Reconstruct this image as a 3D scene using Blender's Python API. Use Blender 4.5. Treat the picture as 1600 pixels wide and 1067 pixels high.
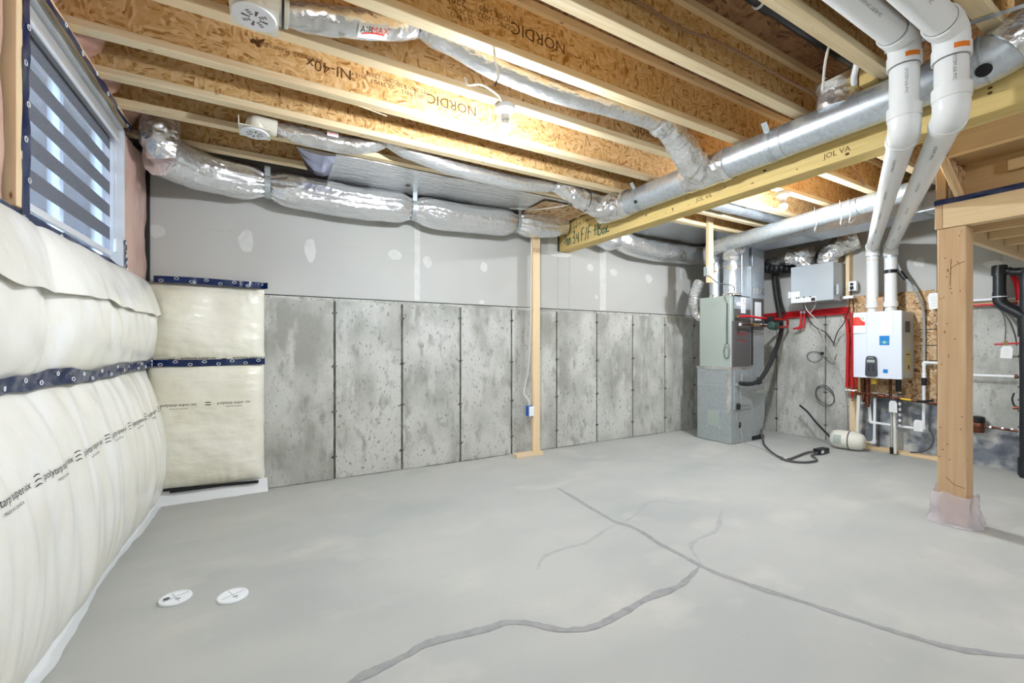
import bpy, bmesh, math, random
from mathutils import Vector, Matrix, noise

for o in list(bpy.data.objects):
    bpy.data.objects.remove(o, do_unlink=True)
SC = bpy.context.scene
COL = SC.collection
random.seed(7)

# ---------------------------------------------------------------- camera
cd = bpy.data.cameras.new('camera')
cd.sensor_width = 36.0
cd.lens = 672.3 * 36.0 / 1600.0
cd.shift_y = 6.4 / 1600.0
cd.clip_start = 0.02
cam = bpy.data.objects.new('camera', cd)
COL.objects.link(cam)
cam.location = (0, 0, 1.2)
cam.rotation_euler = (math.radians(90), 0, math.radians(-29.31))
SC.camera = cam

# ---------------------------------------------------------------- world and exposure
w = bpy.data.worlds.new('world')
SC.world = w
w.use_nodes = True
nt = w.node_tree
nt.nodes.clear()
sky = nt.nodes.new('ShaderNodeTexSky')
sky.sky_type = 'NISHITA'
sky.sun_disc = False
sky.sun_elevation = math.radians(38)
sky.sun_rotation = math.radians(60)
bgn = nt.nodes.new('ShaderNodeBackground')
bgn.inputs['Strength'].default_value = 2.6
wo = nt.nodes.new('ShaderNodeOutputWorld')
nt.links.new(sky.outputs[0], bgn.inputs[0])
nt.links.new(bgn.outputs[0], wo.inputs[0])
SC.view_settings.view_transform = 'Standard'
SC.view_settings.look = 'None'
SC.view_settings.exposure = 0.70
SC.view_settings.gamma = 1.0
SC.view_settings.use_curve_mapping = False
BULB_WATT = 100.0          # both bulbs in view
FILL_WATT = 46.0          # unseen fill bulbs, added behind the camera

# ---------------------------------------------------------------- materials
def rgb(*c):
    return tuple(((x / 255.0) / 12.92 if x / 255.0 <= 0.04045 else ((x / 255.0 + 0.055) / 1.055) ** 2.4) for x in c) + (1.0,)

def mat(name, base, rough=0.6, metal=0.0, spec=0.4, layers=(), bump=(), coat=0.0, emit=None,
        trans=0.0, alpha=1.0, sss=0.0):
    """layers: (colour2, scale xyz, detail, lo, hi, kind); bump: (strength, distance, scale, kind)"""
    m = bpy.data.materials.new(name)
    m.use_nodes = True
    n, l = m.node_tree.nodes, m.node_tree.links
    n.clear()
    out = n.new('ShaderNodeOutputMaterial')
    b = n.new('ShaderNodeBsdfPrincipled')
    l.new(b.outputs[0], out.inputs[0])
    b.inputs['Base Color'].default_value = base
    b.inputs['Roughness'].default_value = rough
    b.inputs['Metallic'].default_value = metal
    b.inputs['Specular IOR Level'].default_value = spec
    b.inputs['Coat Weight'].default_value = coat
    b.inputs['Alpha'].default_value = alpha
    b.inputs['Transmission Weight'].default_value = trans
    if emit:
        b.inputs['Emission Color'].default_value = emit[0]
        b.inputs['Emission Strength'].default_value = emit[1]
    tc0 = n.new('ShaderNodeTexCoord')
    oi = n.new('ShaderNodeObjectInfo')
    ml = n.new('ShaderNodeMath'); ml.operation = 'MULTIPLY'; ml.inputs[1].default_value = 37.0
    l.new(oi.outputs['Random'], ml.inputs[0])
    tc = n.new('ShaderNodeVectorMath'); tc.operation = 'ADD'      # every piece shows another part of the pattern
    l.new(tc0.outputs['Object'], tc.inputs[0]); l.new(ml.outputs[0], tc.inputs[1])

    def tex(scale, detail, kind, off=0.0):
        mp = n.new('ShaderNodeMapping')
        mp.inputs['Scale'].default_value = scale if hasattr(scale, '__len__') else (scale,) * 3
        mp.inputs['Location'].default_value = (off, off * 1.7, off * 0.6)
        l.new(tc.outputs[0], mp.inputs[0])
        if kind == 'noise':
            t = n.new('ShaderNodeTexNoise')
            t.inputs['Scale'].default_value = 1.0
            t.inputs['Detail'].default_value = detail
            l.new(mp.outputs[0], t.inputs['Vector'])
            return t.outputs['Fac']
        t = n.new('ShaderNodeTexVoronoi')
        t.inputs['Scale'].default_value = 1.0
        l.new(mp.outputs[0], t.inputs['Vector'])
        if kind == 'cell':
            s = n.new('ShaderNodeSeparateColor')
            l.new(t.outputs['Color'], s.inputs[0])
            return s.outputs[0]
        return t.outputs['Distance']

    prev = None
    for i, (c2, scale, detail, lo, hi, kind) in enumerate(layers):
        f = tex(scale, detail, kind, i * 3.1)
        rp = n.new('ShaderNodeMapRange')
        rp.inputs['From Min'].default_value = lo
        rp.inputs['From Max'].default_value = hi
        l.new(f, rp.inputs['Value'])
        mx = n.new('ShaderNodeMix')
        mx.data_type = 'RGBA'
        l.new(rp.outputs[0], mx.inputs['Factor'])
        if prev is None:
            mx.inputs['A'].default_value = base
        else:
            l.new(prev, mx.inputs['A'])
        mx.inputs['B'].default_value = c2
        prev = mx.outputs['Result']
    if prev is not None:
        l.new(prev, b.inputs['Base Color'])
    nprev = None
    for i, (st, dist, scale, kind) in enumerate(bump):
        f = tex(scale, 4.0, kind, 11.0 + i)
        bp = n.new('ShaderNodeBump')
        bp.inputs['Strength'].default_value = st
        bp.inputs['Distance'].default_value = dist
        l.new(f, bp.inputs['Height'])
        if nprev is not None:
            l.new(nprev, bp.inputs['Normal'])
        nprev = bp.outputs[0]
    if nprev is not None:
        l.new(nprev, b.inputs['Normal'])
    return m

def osb(name, dark, mid, light, scale=1.0, rough=0.75):
    """flakes pressed in random directions: warped, stretched cells, each with its own tone"""
    m = bpy.data.materials.new(name)
    m.use_nodes = True
    n, l = m.node_tree.nodes, m.node_tree.links
    b = n['Principled BSDF']
    b.inputs['Roughness'].default_value = rough
    b.inputs['Specular IOR Level'].default_value = 0.25
    tc0 = n.new('ShaderNodeTexCoord')
    oi = n.new('ShaderNodeObjectInfo')
    ml = n.new('ShaderNodeMath'); ml.operation = 'MULTIPLY'; ml.inputs[1].default_value = 37.0
    l.new(oi.outputs['Random'], ml.inputs[0])
    tc = n.new('ShaderNodeVectorMath'); tc.operation = 'ADD'
    l.new(tc0.outputs['Object'], tc.inputs[0]); l.new(ml.outputs[0], tc.inputs[1])
    wn = n.new('ShaderNodeTexNoise')
    wn.inputs['Scale'].default_value = 3.4 * scale
    wn.inputs['Detail'].default_value = 1.0
    l.new(tc.outputs[0], wn.inputs['Vector'])
    sc_ = n.new('ShaderNodeVectorMath'); sc_.operation = 'SCALE'
    sc_.inputs['Scale'].default_value = 0.22 / scale
    l.new(wn.outputs['Color'], sc_.inputs[0])
    ad = n.new('ShaderNodeVectorMath'); ad.operation = 'ADD'
    l.new(tc.outputs[0], ad.inputs[0]); l.new(sc_.outputs[0], ad.inputs[1])
    res = []
    for s in ((11, 62, 54), (46, 14, 16)):
        mp = n.new('ShaderNodeMapping')
        mp.inputs['Scale'].default_value = tuple(k * scale for k in s)
        l.new(ad.outputs[0], mp.inputs[0])
        v = n.new('ShaderNodeTexVoronoi')
        v.inputs['Scale'].default_value = 1.0
        l.new(mp.outputs[0], v.inputs['Vector'])
        sp = n.new('ShaderNodeSeparateColor')
        l.new(v.outputs['Color'], sp.inputs[0])
        res.append((sp.outputs[0], v.outputs['Distance']))
    big = n.new('ShaderNodeTexNoise')
    big.inputs['Scale'].default_value = 9.0 * scale
    l.new(tc.outputs[0], big.inputs['Vector'])
    st = n.new('ShaderNodeMapRange')
    st.inputs['From Min'].default_value = 0.46; st.inputs['From Max'].default_value = 0.54
    l.new(big.outputs['Fac'], st.inputs['Value'])
    mx = n.new('ShaderNodeMix')
    l.new(st.outputs[0], mx.inputs['Factor']); l.new(res[0][0], mx.inputs['A']); l.new(res[1][0], mx.inputs['B'])
    rp = n.new('ShaderNodeValToRGB')
    e = rp.color_ramp.elements
    e[0].position = 0.0; e[0].color = dark
    e[1].position = 1.0; e[1].color = light
    k = e.new(0.22); k.color = mid
    l.new(mx.outputs['Result'], rp.inputs[0])
    l.new(rp.outputs[0], b.inputs['Base Color'])
    bp = n.new('ShaderNodeBump')
    bp.inputs['Strength'].default_value = 0.35; bp.inputs['Distance'].default_value = 0.004
    l.new(res[0][1], bp.inputs['Height']); l.new(bp.outputs[0], b.inputs['Normal'])
    return m

def wood(name, a, b_, axis, rough=0.6, knots=None, grain=60):
    s = [grain, grain, grain]; s[axis] = 2.2
    s2 = [9, 9, 9]; s2[axis] = 0.7
    ly = [(b_, s, 3, 0.35, 0.75, 'noise'), (tuple(0.5 * (x + y) for x, y in zip(a, b_)), s2, 2, 0.4, 0.7, 'noise')]
    if knots:
        k = [14, 14, 14]; k[axis] = 5
        ly.append((knots, k, 0, 0.09, 0.03, 'dist'))
    return mat(name, a, rough, 0, 0.3, ly, [(0.15, 0.002, s, 'noise')])

MT = {}
MT['floor'] = mat('concrete_floor', rgb(184, 184, 178), 0.6, 0, 0.35,
                  [(rgb(170, 172, 168), (0.9, 1.4, 1), 5, 0.4, 0.65, 'noise'), (rgb(194, 192, 184), (2.2, 3.1, 1), 6, 0.55, 0.75, 'noise'),
                   (rgb(176, 177, 172), (60, 60, 60), 3, 0.60, 0.75, 'noise'), (rgb(120, 118, 114), (9, 9, 9), 0, 0.022, 0.012, 'dist')],
                  [(0.12, 0.002, 45, 'noise')])
MT['crack'] = mat('floor_patch_filler', rgb(158, 158, 156), 0.75, 0, 0.2,
                  [(rgb(144, 145, 145), (22, 22, 22), 4, 0.45, 0.7, 'noise')], [(0.2, 0.002, 80, 'noise')])
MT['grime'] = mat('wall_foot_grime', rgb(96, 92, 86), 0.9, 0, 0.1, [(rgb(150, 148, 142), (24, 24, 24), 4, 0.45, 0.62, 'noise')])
MT['stain'] = mat('floor_damp_stain', rgb(172, 173, 169), 0.65, 0, 0.3,
                  [(rgb(165, 166, 163), (18, 18, 18), 4, 0.45, 0.65, 'noise')])
MT['concrete'] = mat('cast_concrete', rgb(197, 197, 190), 0.85, 0, 0.2,
                     [(rgb(156, 156, 148), (2.6, 2.6, 1.7), 8, 0.42, 0.66, 'noise'), (rgb(196, 196, 190), (9, 9, 3), 6, 0.55, 0.72, 'noise'),
                      (rgb(150, 148, 140), (14, 14, 6), 10, 0.54, 0.74, 'noise'), (rgb(110, 108, 100), (44, 44, 26), 0, 0.10, 0.05, 'dist'),
                      (rgb(134, 132, 124), (48, 48, 30), 6, 0.60, 0.70, 'noise')],
                     [(0.35, 0.004, (24, 24, 14), 'noise'), (0.2, 0.002, 110, 'noise')])
MT['concrete_dark'] = mat('damp_coated_concrete', rgb(122, 126, 134), 0.85, 0, 0.2,
                          [(rgb(186, 187, 184), (5, 5, 5), 8, 0.47, 0.60, 'noise'), (rgb(92, 96, 106), (5, 5, 5), 5, 0.5, 0.7, 'noise')])
MT['seam'] = mat('form_seam_grout', rgb(112, 110, 102), 0.9, 0, 0.1, [(rgb(78, 76, 70), (30, 30, 9), 4, 0.45, 0.6, 'noise')])
MT['drywall'] = mat('grey_drywall_paper', rgb(188, 187, 182), 0.8, 0, 0.2,
                    [(rgb(181, 180, 176), (1.2, 1.2, 1.2), 3, 0.4, 0.7, 'noise')], [(0.06, 0.001, 160, 'noise')])
MT['mud'] = mat('joint_compound', rgb(208, 207, 203), 0.8, 0, 0.2, [(rgb(200, 199, 194), (14, 14, 14), 4, 0.45, 0.7, 'noise')])
MT['print_grey'] = mat('printed_grey', rgb(140, 139, 136), 0.8)
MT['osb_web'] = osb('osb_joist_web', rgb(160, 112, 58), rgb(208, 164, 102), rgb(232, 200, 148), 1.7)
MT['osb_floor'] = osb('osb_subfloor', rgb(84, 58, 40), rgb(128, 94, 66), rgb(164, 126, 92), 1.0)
MT['osb_board'] = osb('osb_backer', rgb(112, 80, 50), rgb(176, 138, 98), rgb(218, 190, 152), 1.1)
MT['flange'] = wood('spruce_flange', rgb(240, 222, 184), rgb(222, 194, 148), 0, 0.6, rgb(150, 100, 54))
MT['spruce_z'] = wood('spruce_stud', rgb(236, 212, 174), rgb(220, 190, 146), 2, 0.6, rgb(150, 100, 60))
MT['spruce_y'] = wood('spruce_rail', rgb(234, 208, 166), rgb(216, 184, 138), 1, 0.6, rgb(150, 100, 60))
MT['spruce_x'] = wood('spruce_plate', rgb(234, 212, 178), rgb(216, 190, 150), 0, 0.6, rgb(150, 100, 60))
MT['beam'] = wood('yellow_beam_timber', rgb(228, 202, 136), rgb(210, 180, 110), 1, 0.6, rgb(120, 82, 36), 45)
MT['post'] = wood('fir_post', rgb(208, 176, 138), rgb(192, 156, 118), 2, 0.65, rgb(96, 60, 30), 40)
MT['lvl'] = wood('rim_timber', rgb(216, 188, 144), rgb(200, 170, 126), 1, 0.6, None, 40)
MT['galv'] = mat('galvanised_steel', rgb(212, 218, 224), 0.36, 0.82, 0.5,
                 [(rgb(196, 204, 212), (60, 60, 60), 1, 0.2, 0.9, 'cell')], [(0.05, 0.002, 5, 'noise')])
MT['galv_dull'] = mat('dull_sheet_metal', rgb(190, 196, 198), 0.45, 0.65, 0.5,
                      [(rgb(178, 185, 188), (55, 55, 55), 1, 0.2, 0.9, 'cell')], [(0.05, 0.002, 4, 'noise')])
MT['trunk'] = mat('bluish_duct_sheet', rgb(204, 212, 222), 0.38, 0.5, 0.5, [(rgb(192, 201, 212), (50, 50, 50), 1, 0.2, 0.9, 'cell')])
MT['foil'] = mat('crinkled_foil', rgb(236, 236, 236), 0.17, 0.82, 0.5, [(rgb(196, 194, 190), (6, 6, 6), 3, 0.4, 0.7, 'noise')],
                 [(0.55, 0.010, (26, 26, 26), 'dist'), (0.5, 0.006, (60, 60, 60), 'noise'), (0.5, 0.02, (9, 9, 9), 'noise')])
MT['foil_smooth'] = mat('stretched_foil', rgb(230, 231, 232), 0.22, 0.86, 0.5, [],
                        [(0.7, 0.014, (6, 22, 22), 'noise'), (0.7, 0.006, (36, 70, 70), 'noise'), (0.5, 0.007, (30, 30, 30), 'dist')])
MT['tin_flap'] = mat('bluish_sheet_tin', rgb(176, 180, 206), 0.2, 1.0)
MT['pvc'] = mat('white_vent_plastic', rgb(232, 232, 230), 0.32, 0, 0.5)
MT['pvc_ring'] = mat('grey_solvent_ring', rgb(96, 96, 94), 0.5)
MT['white'] = mat('white_plastic', rgb(236, 238, 240), 0.35, 0, 0.5)
MT['offwhite'] = mat('offwhite_plastic', rgb(226, 222, 208), 0.45, 0, 0.4)
MT['enamel'] = mat('white_enamel', rgb(222, 228, 238), 0.28, 0, 0.5)
MT['enamel_side'] = mat('beige_enamel', rgb(196, 190, 178), 0.4, 0, 0.4)
MT['cab'] = mat('pale_grey_enamel', rgb(176, 186, 178), 0.38, 0.25, 0.5)
MT['cab_dark'] = mat('charcoal_panel', rgb(94, 92, 92), 0.4, 0.3, 0.5)
MT['hrv'] = mat('silver_painted_steel', rgb(186, 194, 200), 0.35, 0.4, 0.5)
MT['black'] = mat('black_plastic', rgb(28, 28, 30), 0.4, 0, 0.4)
MT['abs'] = mat('black_drain_plastic', rgb(34, 36, 40), 0.3, 0, 0.5)
MT['grey_plastic'] = mat('grey_plastic', rgb(92, 92, 96), 0.45)
MT['cable'] = mat('white_cable_jacket', rgb(226, 224, 216), 0.5)
MT['cable_tan'] = mat('tan_cable_jacket', rgb(150, 116, 90), 0.5)
MT['red'] = mat('red_tubing', rgb(196, 26, 34), 0.35, 0, 0.5)
MT['red_print'] = mat('red_print', rgb(232, 66, 48), 0.5)
MT['dark_red'] = mat('dark_red_print', rgb(150, 22, 40), 0.5)
MT['blue_print'] = mat('blue_print', rgb(24, 126, 196), 0.45)
MT['copper'] = mat('weathered_copper', rgb(126, 74, 54), 0.4, 0.8, 0.5, [(rgb(72, 46, 38), (18, 18, 18), 3, 0.4, 0.65, 'noise')])
MT['brass'] = mat('brass', rgb(190, 160, 110), 0.3, 0.9)
MT['yellow'] = mat('yellow_lever', rgb(226, 186, 66), 0.45)
MT['green'] = mat('green_cast_iron', rgb(46, 70, 62), 0.5)
MT['tag'] = mat('paper_tag', rgb(232, 232, 230), 0.7)
MT['ink'] = mat('black_ink', rgb(34, 32, 32), 0.7)
MT['ink_brown'] = mat('brown_stamp_ink', rgb(92, 60, 26), 0.8)
MT['ink_grey'] = mat('grey_ink', rgb(88, 86, 84), 0.7)
MT['marker'] = mat('green_marker', rgb(10, 84, 76), 0.6)
MT['orange'] = mat('orange_label', rgb(226, 120, 26), 0.5)
MT['poly'] = mat('clear_poly_over_batts', rgb(240, 238, 230), 0.28, 0, 0.5,
                 [(rgb(232, 228, 214), (2.2, 2.2, 2.2), 4, 0.42, 0.68, 'noise'), (rgb(243, 243, 240), (7, 7, 2.5), 5, 0.56, 0.72, 'noise')],
                 [(0.5, 0.014, (18, 18, 3.4), 'noise'), (0.35, 0.02, (6, 6, 5), 'noise')], coat=0.3)
MT['poly_back'] = mat('clear_poly_over_cream_batts', rgb(238, 235, 220), 0.26, 0, 0.5,
                      [(rgb(226, 221, 200), (3, 3, 3), 4, 0.42, 0.68, 'noise')],
                      [(0.6, 0.016, (5, 14, 16), 'noise'), (0.5, 0.03, (5, 5, 5), 'noise')], coat=0.45)
MT['poly_white'] = mat('white_plastic_sheet', rgb(228, 230, 230), 0.35, 0, 0.4, [], [(0.3, 0.006, 20, 'noise')])
MT['pink'] = mat('pink_batt_behind_poly', rgb(214, 180, 166), 0.35, 0, 0.5, [(rgb(190, 150, 138), (8, 8, 4), 4, 0.4, 0.7, 'noise')],
                 [(0.4, 0.015, (9, 9, 6), 'noise')], coat=0.25)
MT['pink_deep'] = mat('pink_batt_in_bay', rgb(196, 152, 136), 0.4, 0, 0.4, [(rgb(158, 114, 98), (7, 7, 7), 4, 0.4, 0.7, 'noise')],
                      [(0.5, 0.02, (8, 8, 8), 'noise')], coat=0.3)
MT['tape'] = mat('navy_sheathing_tape', rgb(8, 30, 76), 0.22, 0, 0.5, [(rgb(56, 72, 100), (6, 6, 6), 3, 0.5, 0.75, 'noise')],
                 [(0.3, 0.006, 14, 'noise')])
MT['upvc'] = mat('window_vinyl', rgb(228, 230, 234), 0.35)
MT['blind_dark'] = mat('grey_blind_fabric', rgb(120, 124, 134), 0.8, 0, 0.1, [(rgb(106, 108, 116), (2, 140, 140), 2, 0.4, 0.6, 'noise')])
MT['alu'] = mat('anodised_rail', rgb(200, 200, 198), 0.4, 0.3)
MT['plas_film'] = mat('thin_plastic_wrap', rgb(226, 216, 222), 0.25, 0, 0.5, [], [(0.5, 0.01, 18, 'noise')], alpha=0.5)
MT['bulb'] = mat('lit_bulb', rgb(255, 250, 240), 0.3, emit=((0.88, 0.95, 1.03, 1), BULB_WATT / (math.pi * 4 * math.pi * 0.032 ** 2)))
MT['bulb_fill'] = mat('added_fill_bulb', rgb(255, 250, 240), 0.3, emit=((0.88, 0.95, 1.03, 1), FILL_WATT / (math.pi * 4 * math.pi * 0.05 ** 2)))
MT['porcelain'] = mat('white_porcelain', rgb(240, 240, 238), 0.25, 0, 0.5)
MT['lcd'] = mat('lcd_screen', rgb(168, 178, 170), 0.3)
MT['bluebox'] = mat('blue_device_box', rgb(28, 96, 176), 0.5)
MT['hose'] = mat('grey_rubber_hose', rgb(82, 80, 80), 0.55)
MT['rubber'] = mat('black_rubber_hose', rgb(40, 38, 38), 0.55)
MT['clear_tube'] = mat('clear_vinyl_tube', rgb(206, 202, 198), 0.25, alpha=0.75)
MT['carton'] = mat('brown_carton', rgb(176, 146, 118), 0.8)
MT['yellow_print'] = mat('yellow_print', rgb(212, 186, 96), 0.5)
MT['glass_green'] = mat('green_print', rgb(150, 190, 150), 0.5)

def sheer_mat():
    m = bpy.data.materials.new('sheer_blind_fabric')
    m.use_nodes = True
    n, l = m.node_tree.nodes, m.node_tree.links
    n.clear()
    out = n.new('ShaderNodeOutputMaterial')
    t = n.new('ShaderNodeBsdfTransparent'); t.inputs[0].default_value = (0.93, 0.95, 1, 1)
    d = n.new('ShaderNodeBsdfDiffuse'); d.inputs[0].default_value = rgb(225, 228, 235)
    mx = n.new('ShaderNodeMixShader'); mx.inputs[0].default_value = 0.22
    l.new(t.outputs[0], mx.inputs[1]); l.new(d.outputs[0], mx.inputs[2]); l.new(mx.outputs[0], out.inputs[0])
    return m
MT['sheer'] = sheer_mat()

def glass_mat():
    m = bpy.data.materials.new('window_glass')
    m.use_nodes = True
    n, l = m.node_tree.nodes, m.node_tree.links
    n.clear()
    out = n.new('ShaderNodeOutputMaterial')
    t = n.new('ShaderNodeBsdfTransparent'); t.inputs[0].default_value = (0.95, 0.98, 1, 1)
    g = n.new('ShaderNodeBsdfGlossy'); g.inputs['Roughness'].default_value = 0.02
    f = n.new('ShaderNodeFresnel'); f.inputs[0].default_value = 1.45
    mx = n.new('ShaderNodeMixShader')
    l.new(f.outputs[0], mx.inputs[0]); l.new(t.outputs[0], mx.inputs[1]); l.new(g.outputs[0], mx.inputs[2])
    l.new(mx.outputs[0], out.inputs[0])
    return m
MT['glass'] = glass_mat()

# ---------------------------------------------------------------- mesh helpers
def V(*a):
    return Vector(a if len(a) == 3 else a[0])

def spline(pts, per=8):
    P = [Vector(p) for p in pts]
    P = [P[0] * 2 - P[1]] + P + [P[-1] * 2 - P[-2]]
    out = []
    for i in range(1, len(P) - 2):
        a, b, c, d = P[i - 1:i + 3]
        for k in range(per):
            t = k / per
            out.append(0.5 * ((2 * b) + (c - a) * t + (2 * a - 5 * b + 4 * c - d) * t * t + (3 * b - a - 3 * c + d) * t ** 3))
    out.append(P[-2])
    return out

def fillet(pts, r, n=5):
    P = [Vector(p) for p in pts]
    out = [P[0]]
    for i in range(1, len(P) - 1):
        a, b, c = P[i - 1], P[i], P[i + 1]
        u, w_ = (a - b), (c - b)
        rr = min(r, u.length * 0.45, w_.length * 0.45)
        u, w_ = u.normalized() * rr, w_.normalized() * rr
        for k in range(n + 1):
            t = k / n
            out.append((b + u) * (1 - t) ** 2 + b * 2 * t * (1 - t) + (b + w_) * t * t)
    out.append(P[-1])
    return out

def resample(pts, step):
    P = [Vector(p) for p in pts]
    out = [P[0].copy()]
    acc = 0.0
    for a, b in zip(P, P[1:]):
        L = (b - a).length
        if L < 1e-9:
            continue
        s = step - acc
        while s <= L:
            out.append(a + (b - a) * (s / L))
            s += step
        acc = L - (s - step)
    if (out[-1] - P[-1]).length > step * 0.3:
        out.append(P[-1])
    return out

class MB:
    def __init__(s):
        s.v = []; s.f = []
    def add(s, vs, fs):
        n = len(s.v)
        s.v += [Vector(v) for v in vs]
        s.f += [tuple(i + n for i in f) for f in fs]
        return s
    def box(s, x0, x1, y0, y1, z0, z1):
        return s.add([(x0, y0, z0), (x1, y0, z0), (x1, y1, z0), (x0, y1, z0), (x0, y0, z1), (x1, y0, z1), (x1, y1, z1), (x0, y1, z1)],
                     [(0, 3, 2, 1), (4, 5, 6, 7), (0, 1, 5, 4), (1, 2, 6, 5), (2, 3, 7, 6), (3, 0, 4, 7)])
    def bar(s, a, b, w_, h_, up=(0, 0, 1)):
        a, b = Vector(a), Vector(b)
        t = (b - a).normalized()
        x = t.cross(Vector(up))
        if x.length < 1e-5:
            x = t.cross(Vector((1, 0, 0)))
        x.normalize()
        y = x.cross(t).normalized()
        vs = []
        for p in (a, b):
            for i, j in ((-1, -1), (1, -1), (1, 1), (-1, 1)):
                vs.append(p + x * (i * w_ / 2) + y * (j * h_ / 2))
        return s.add(vs, [(0, 1, 2, 3), (7, 6, 5, 4), (0, 4, 5, 1), (1, 5, 6, 2), (2, 6, 7, 3), (3, 7, 4, 0)])
    def tube(s, path, r, n=12, caps=True, fn=None, closed=False):
        P = [Vector(p) for p in path]
        N = len(P)
        T = []
        for i in range(N):
            a = P[i - 1] if (i > 0 or closed) else P[i]
            b = P[(i + 1) % N] if (i < N - 1 or closed) else P[i]
            T.append((b - a).normalized())
        x = T[0].cross(Vector((0, 0, 1)))
        if x.length < 1e-3:
            x = T[0].cross(Vector((1, 0, 0)))
        x.normalize()
        vs, fs = [], []
        d = 0.0
        for i in range(N):
            if i:
                q = T[i - 1].rotation_difference(T[i])
                x = (q @ x)
                x = (x - T[i] * x.dot(T[i])).normalized()
                d += (P[i] - P[i - 1]).length
            y = T[i].cross(x)
            rr = r(d) if callable(r) else r
            for k in range(n):
                an = 2 * math.pi * k / n
                dirv = x * math.cos(an) + y * math.sin(an)
                q_ = rr if fn is None else rr * fn(P[i] + dirv * rr, dirv, d)
                vs.append(P[i] + dirv * q_)
        M_ = N if closed else N - 1
        for i in range(M_):
            for k in range(n):
                a = i * n + k; b = i * n + (k + 1) % n
                c = ((i + 1) % N) * n + (k + 1) % n; e = ((i + 1) % N) * n + k
                fs.append((a, b, c, e))
        if caps and not closed:
            fs.append(tuple(range(n - 1, -1, -1)))
            fs.append(tuple((N - 1) * n + k for k in range(n)))
        return s.add(vs, fs)
    def lathe(s, prof, o, axis=(0, 0, 1), n=24):
        """prof: (radius, distance along axis)"""
        o, ax = Vector(o), Vector(axis).normalized()
        x = ax.cross(Vector((0, 0, 1)))
        if x.length < 1e-3:
            x = Vector((1, 0, 0))
        x.normalize(); y = ax.cross(x)
        vs, fs = [], []
        for r, h in prof:
            for k in range(n):
                an = 2 * math.pi * k / n
                vs.append(o + ax * h + (x * math.cos(an) + y * math.sin(an)) * max(r, 1e-4))
        for i in range(len(prof) - 1):
            for k in range(n):
                fs.append((i * n + k, i * n + (k + 1) % n, (i + 1) * n + (k + 1) % n, (i + 1) * n + k))
        fs.append(tuple(range(n - 1, -1, -1)))
        fs.append(tuple((len(prof) - 1) * n + k for k in range(n)))
        return s.add(vs, fs)
    def grid(s, fn, nu, nv):
        vs = [fn(i / nu, j / nv) for j in range(nv + 1) for i in range(nu + 1)]
        fs = []
        for j in range(nv):
            for i in range(nu):
                a = j * (nu + 1) + i
                fs.append((a, a + 1, a + nu + 2, a + nu + 1))
        return s.add(vs, fs)
    def slab(s, fn, nu, nv, back):
        """grid surface closed at the back: back(u, v) gives the rear point"""
        W = nu + 1
        n0 = len(s.v)
        s.grid(fn, nu, nv)
        s.add([back(i / nu, j / nv) for j in range(nv + 1) for i in range(W)], [])
        m = n0 + W * (nv + 1)
        for j in range(nv):
            for i in range(nu):
                a = m + j * W + i
                s.f.append((a, a + W, a + W + 1, a + 1))
        ring = [i for i in range(W)] + [j * W + nu for j in range(1, nv + 1)] + [nv * W + i for i in range(nu - 1, -1, -1)] + [j * W for j in range(nv - 1, 0, -1)]
        for k in range(len(ring)):
            a, b = ring[k], ring[(k + 1) % len(ring)]
            s.f.append((n0 + a, m + a, m + b, n0 + b))
        return s
    def prism(s, pts, vec):
        P = [Vector(p) for p in pts]; d = Vector(vec); n = len(P)
        return s.add(P + [p + d for p in P], [tuple(range(n - 1, -1, -1)), tuple(range(n, 2 * n))] +
                     [(i, (i + 1) % n, n + (i + 1) % n, n + i) for i in range(n)])
    def disc(s, c, axis, r, n=20, ry=None, up=(0, 0, 1)):
        c, ax = Vector(c), Vector(axis).normalized()
        x = ax.cross(Vector(up)).normalized(); y = x.cross(ax)
        return s.add([c + x * (math.cos(2 * math.pi * k / n) * r) + y * (math.sin(2 * math.pi * k / n) * (ry or r)) for k in range(n)], [tuple(range(n))])
    def text(s, body, size, fn, align='CENTER', shear=0.0, res=2):
        """flat lettering: fn maps the 2D lettering plane to the surface it is printed on"""
        key = (body, size, align, shear, res)
        if key not in TXT:
            cu = bpy.data.curves.new('lettering', 'FONT')
            cu.body = body; cu.size = size; cu.align_x = align; cu.align_y = 'CENTER'; cu.resolution_u = res; cu.shear = shear
            o = bpy.data.objects.new('lettering', cu)
            COL.objects.link(o)
            me = bpy.data.meshes.new_from_object(o)
            TXT[key] = ([tuple(v.co) for v in me.vertices], [tuple(p.vertices) for p in me.polygons])
            bpy.data.objects.remove(o, do_unlink=True)
            bpy.data.meshes.remove(me); bpy.data.curves.remove(cu)
        vs, fs = TXT[key]
        return s.add([fn(v[0], v[1]) for v in vs], fs)
TXT = {}
ORG = {}

def tag(o, label=None, cat=None, group=None, kind=None):
    if label: o['label'] = label
    if cat: o['category'] = cat
    if group: o['group'] = group
    if kind: o['kind'] = kind
    return o

def thing(name, label, cat, loc, group=None):
    o = bpy.data.objects.new(name, None)
    o.empty_display_size = 0.05
    COL.objects.link(o)
    o.location = loc
    ORG[o.name] = Vector(loc)
    return tag(o, label, cat, group)

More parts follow.
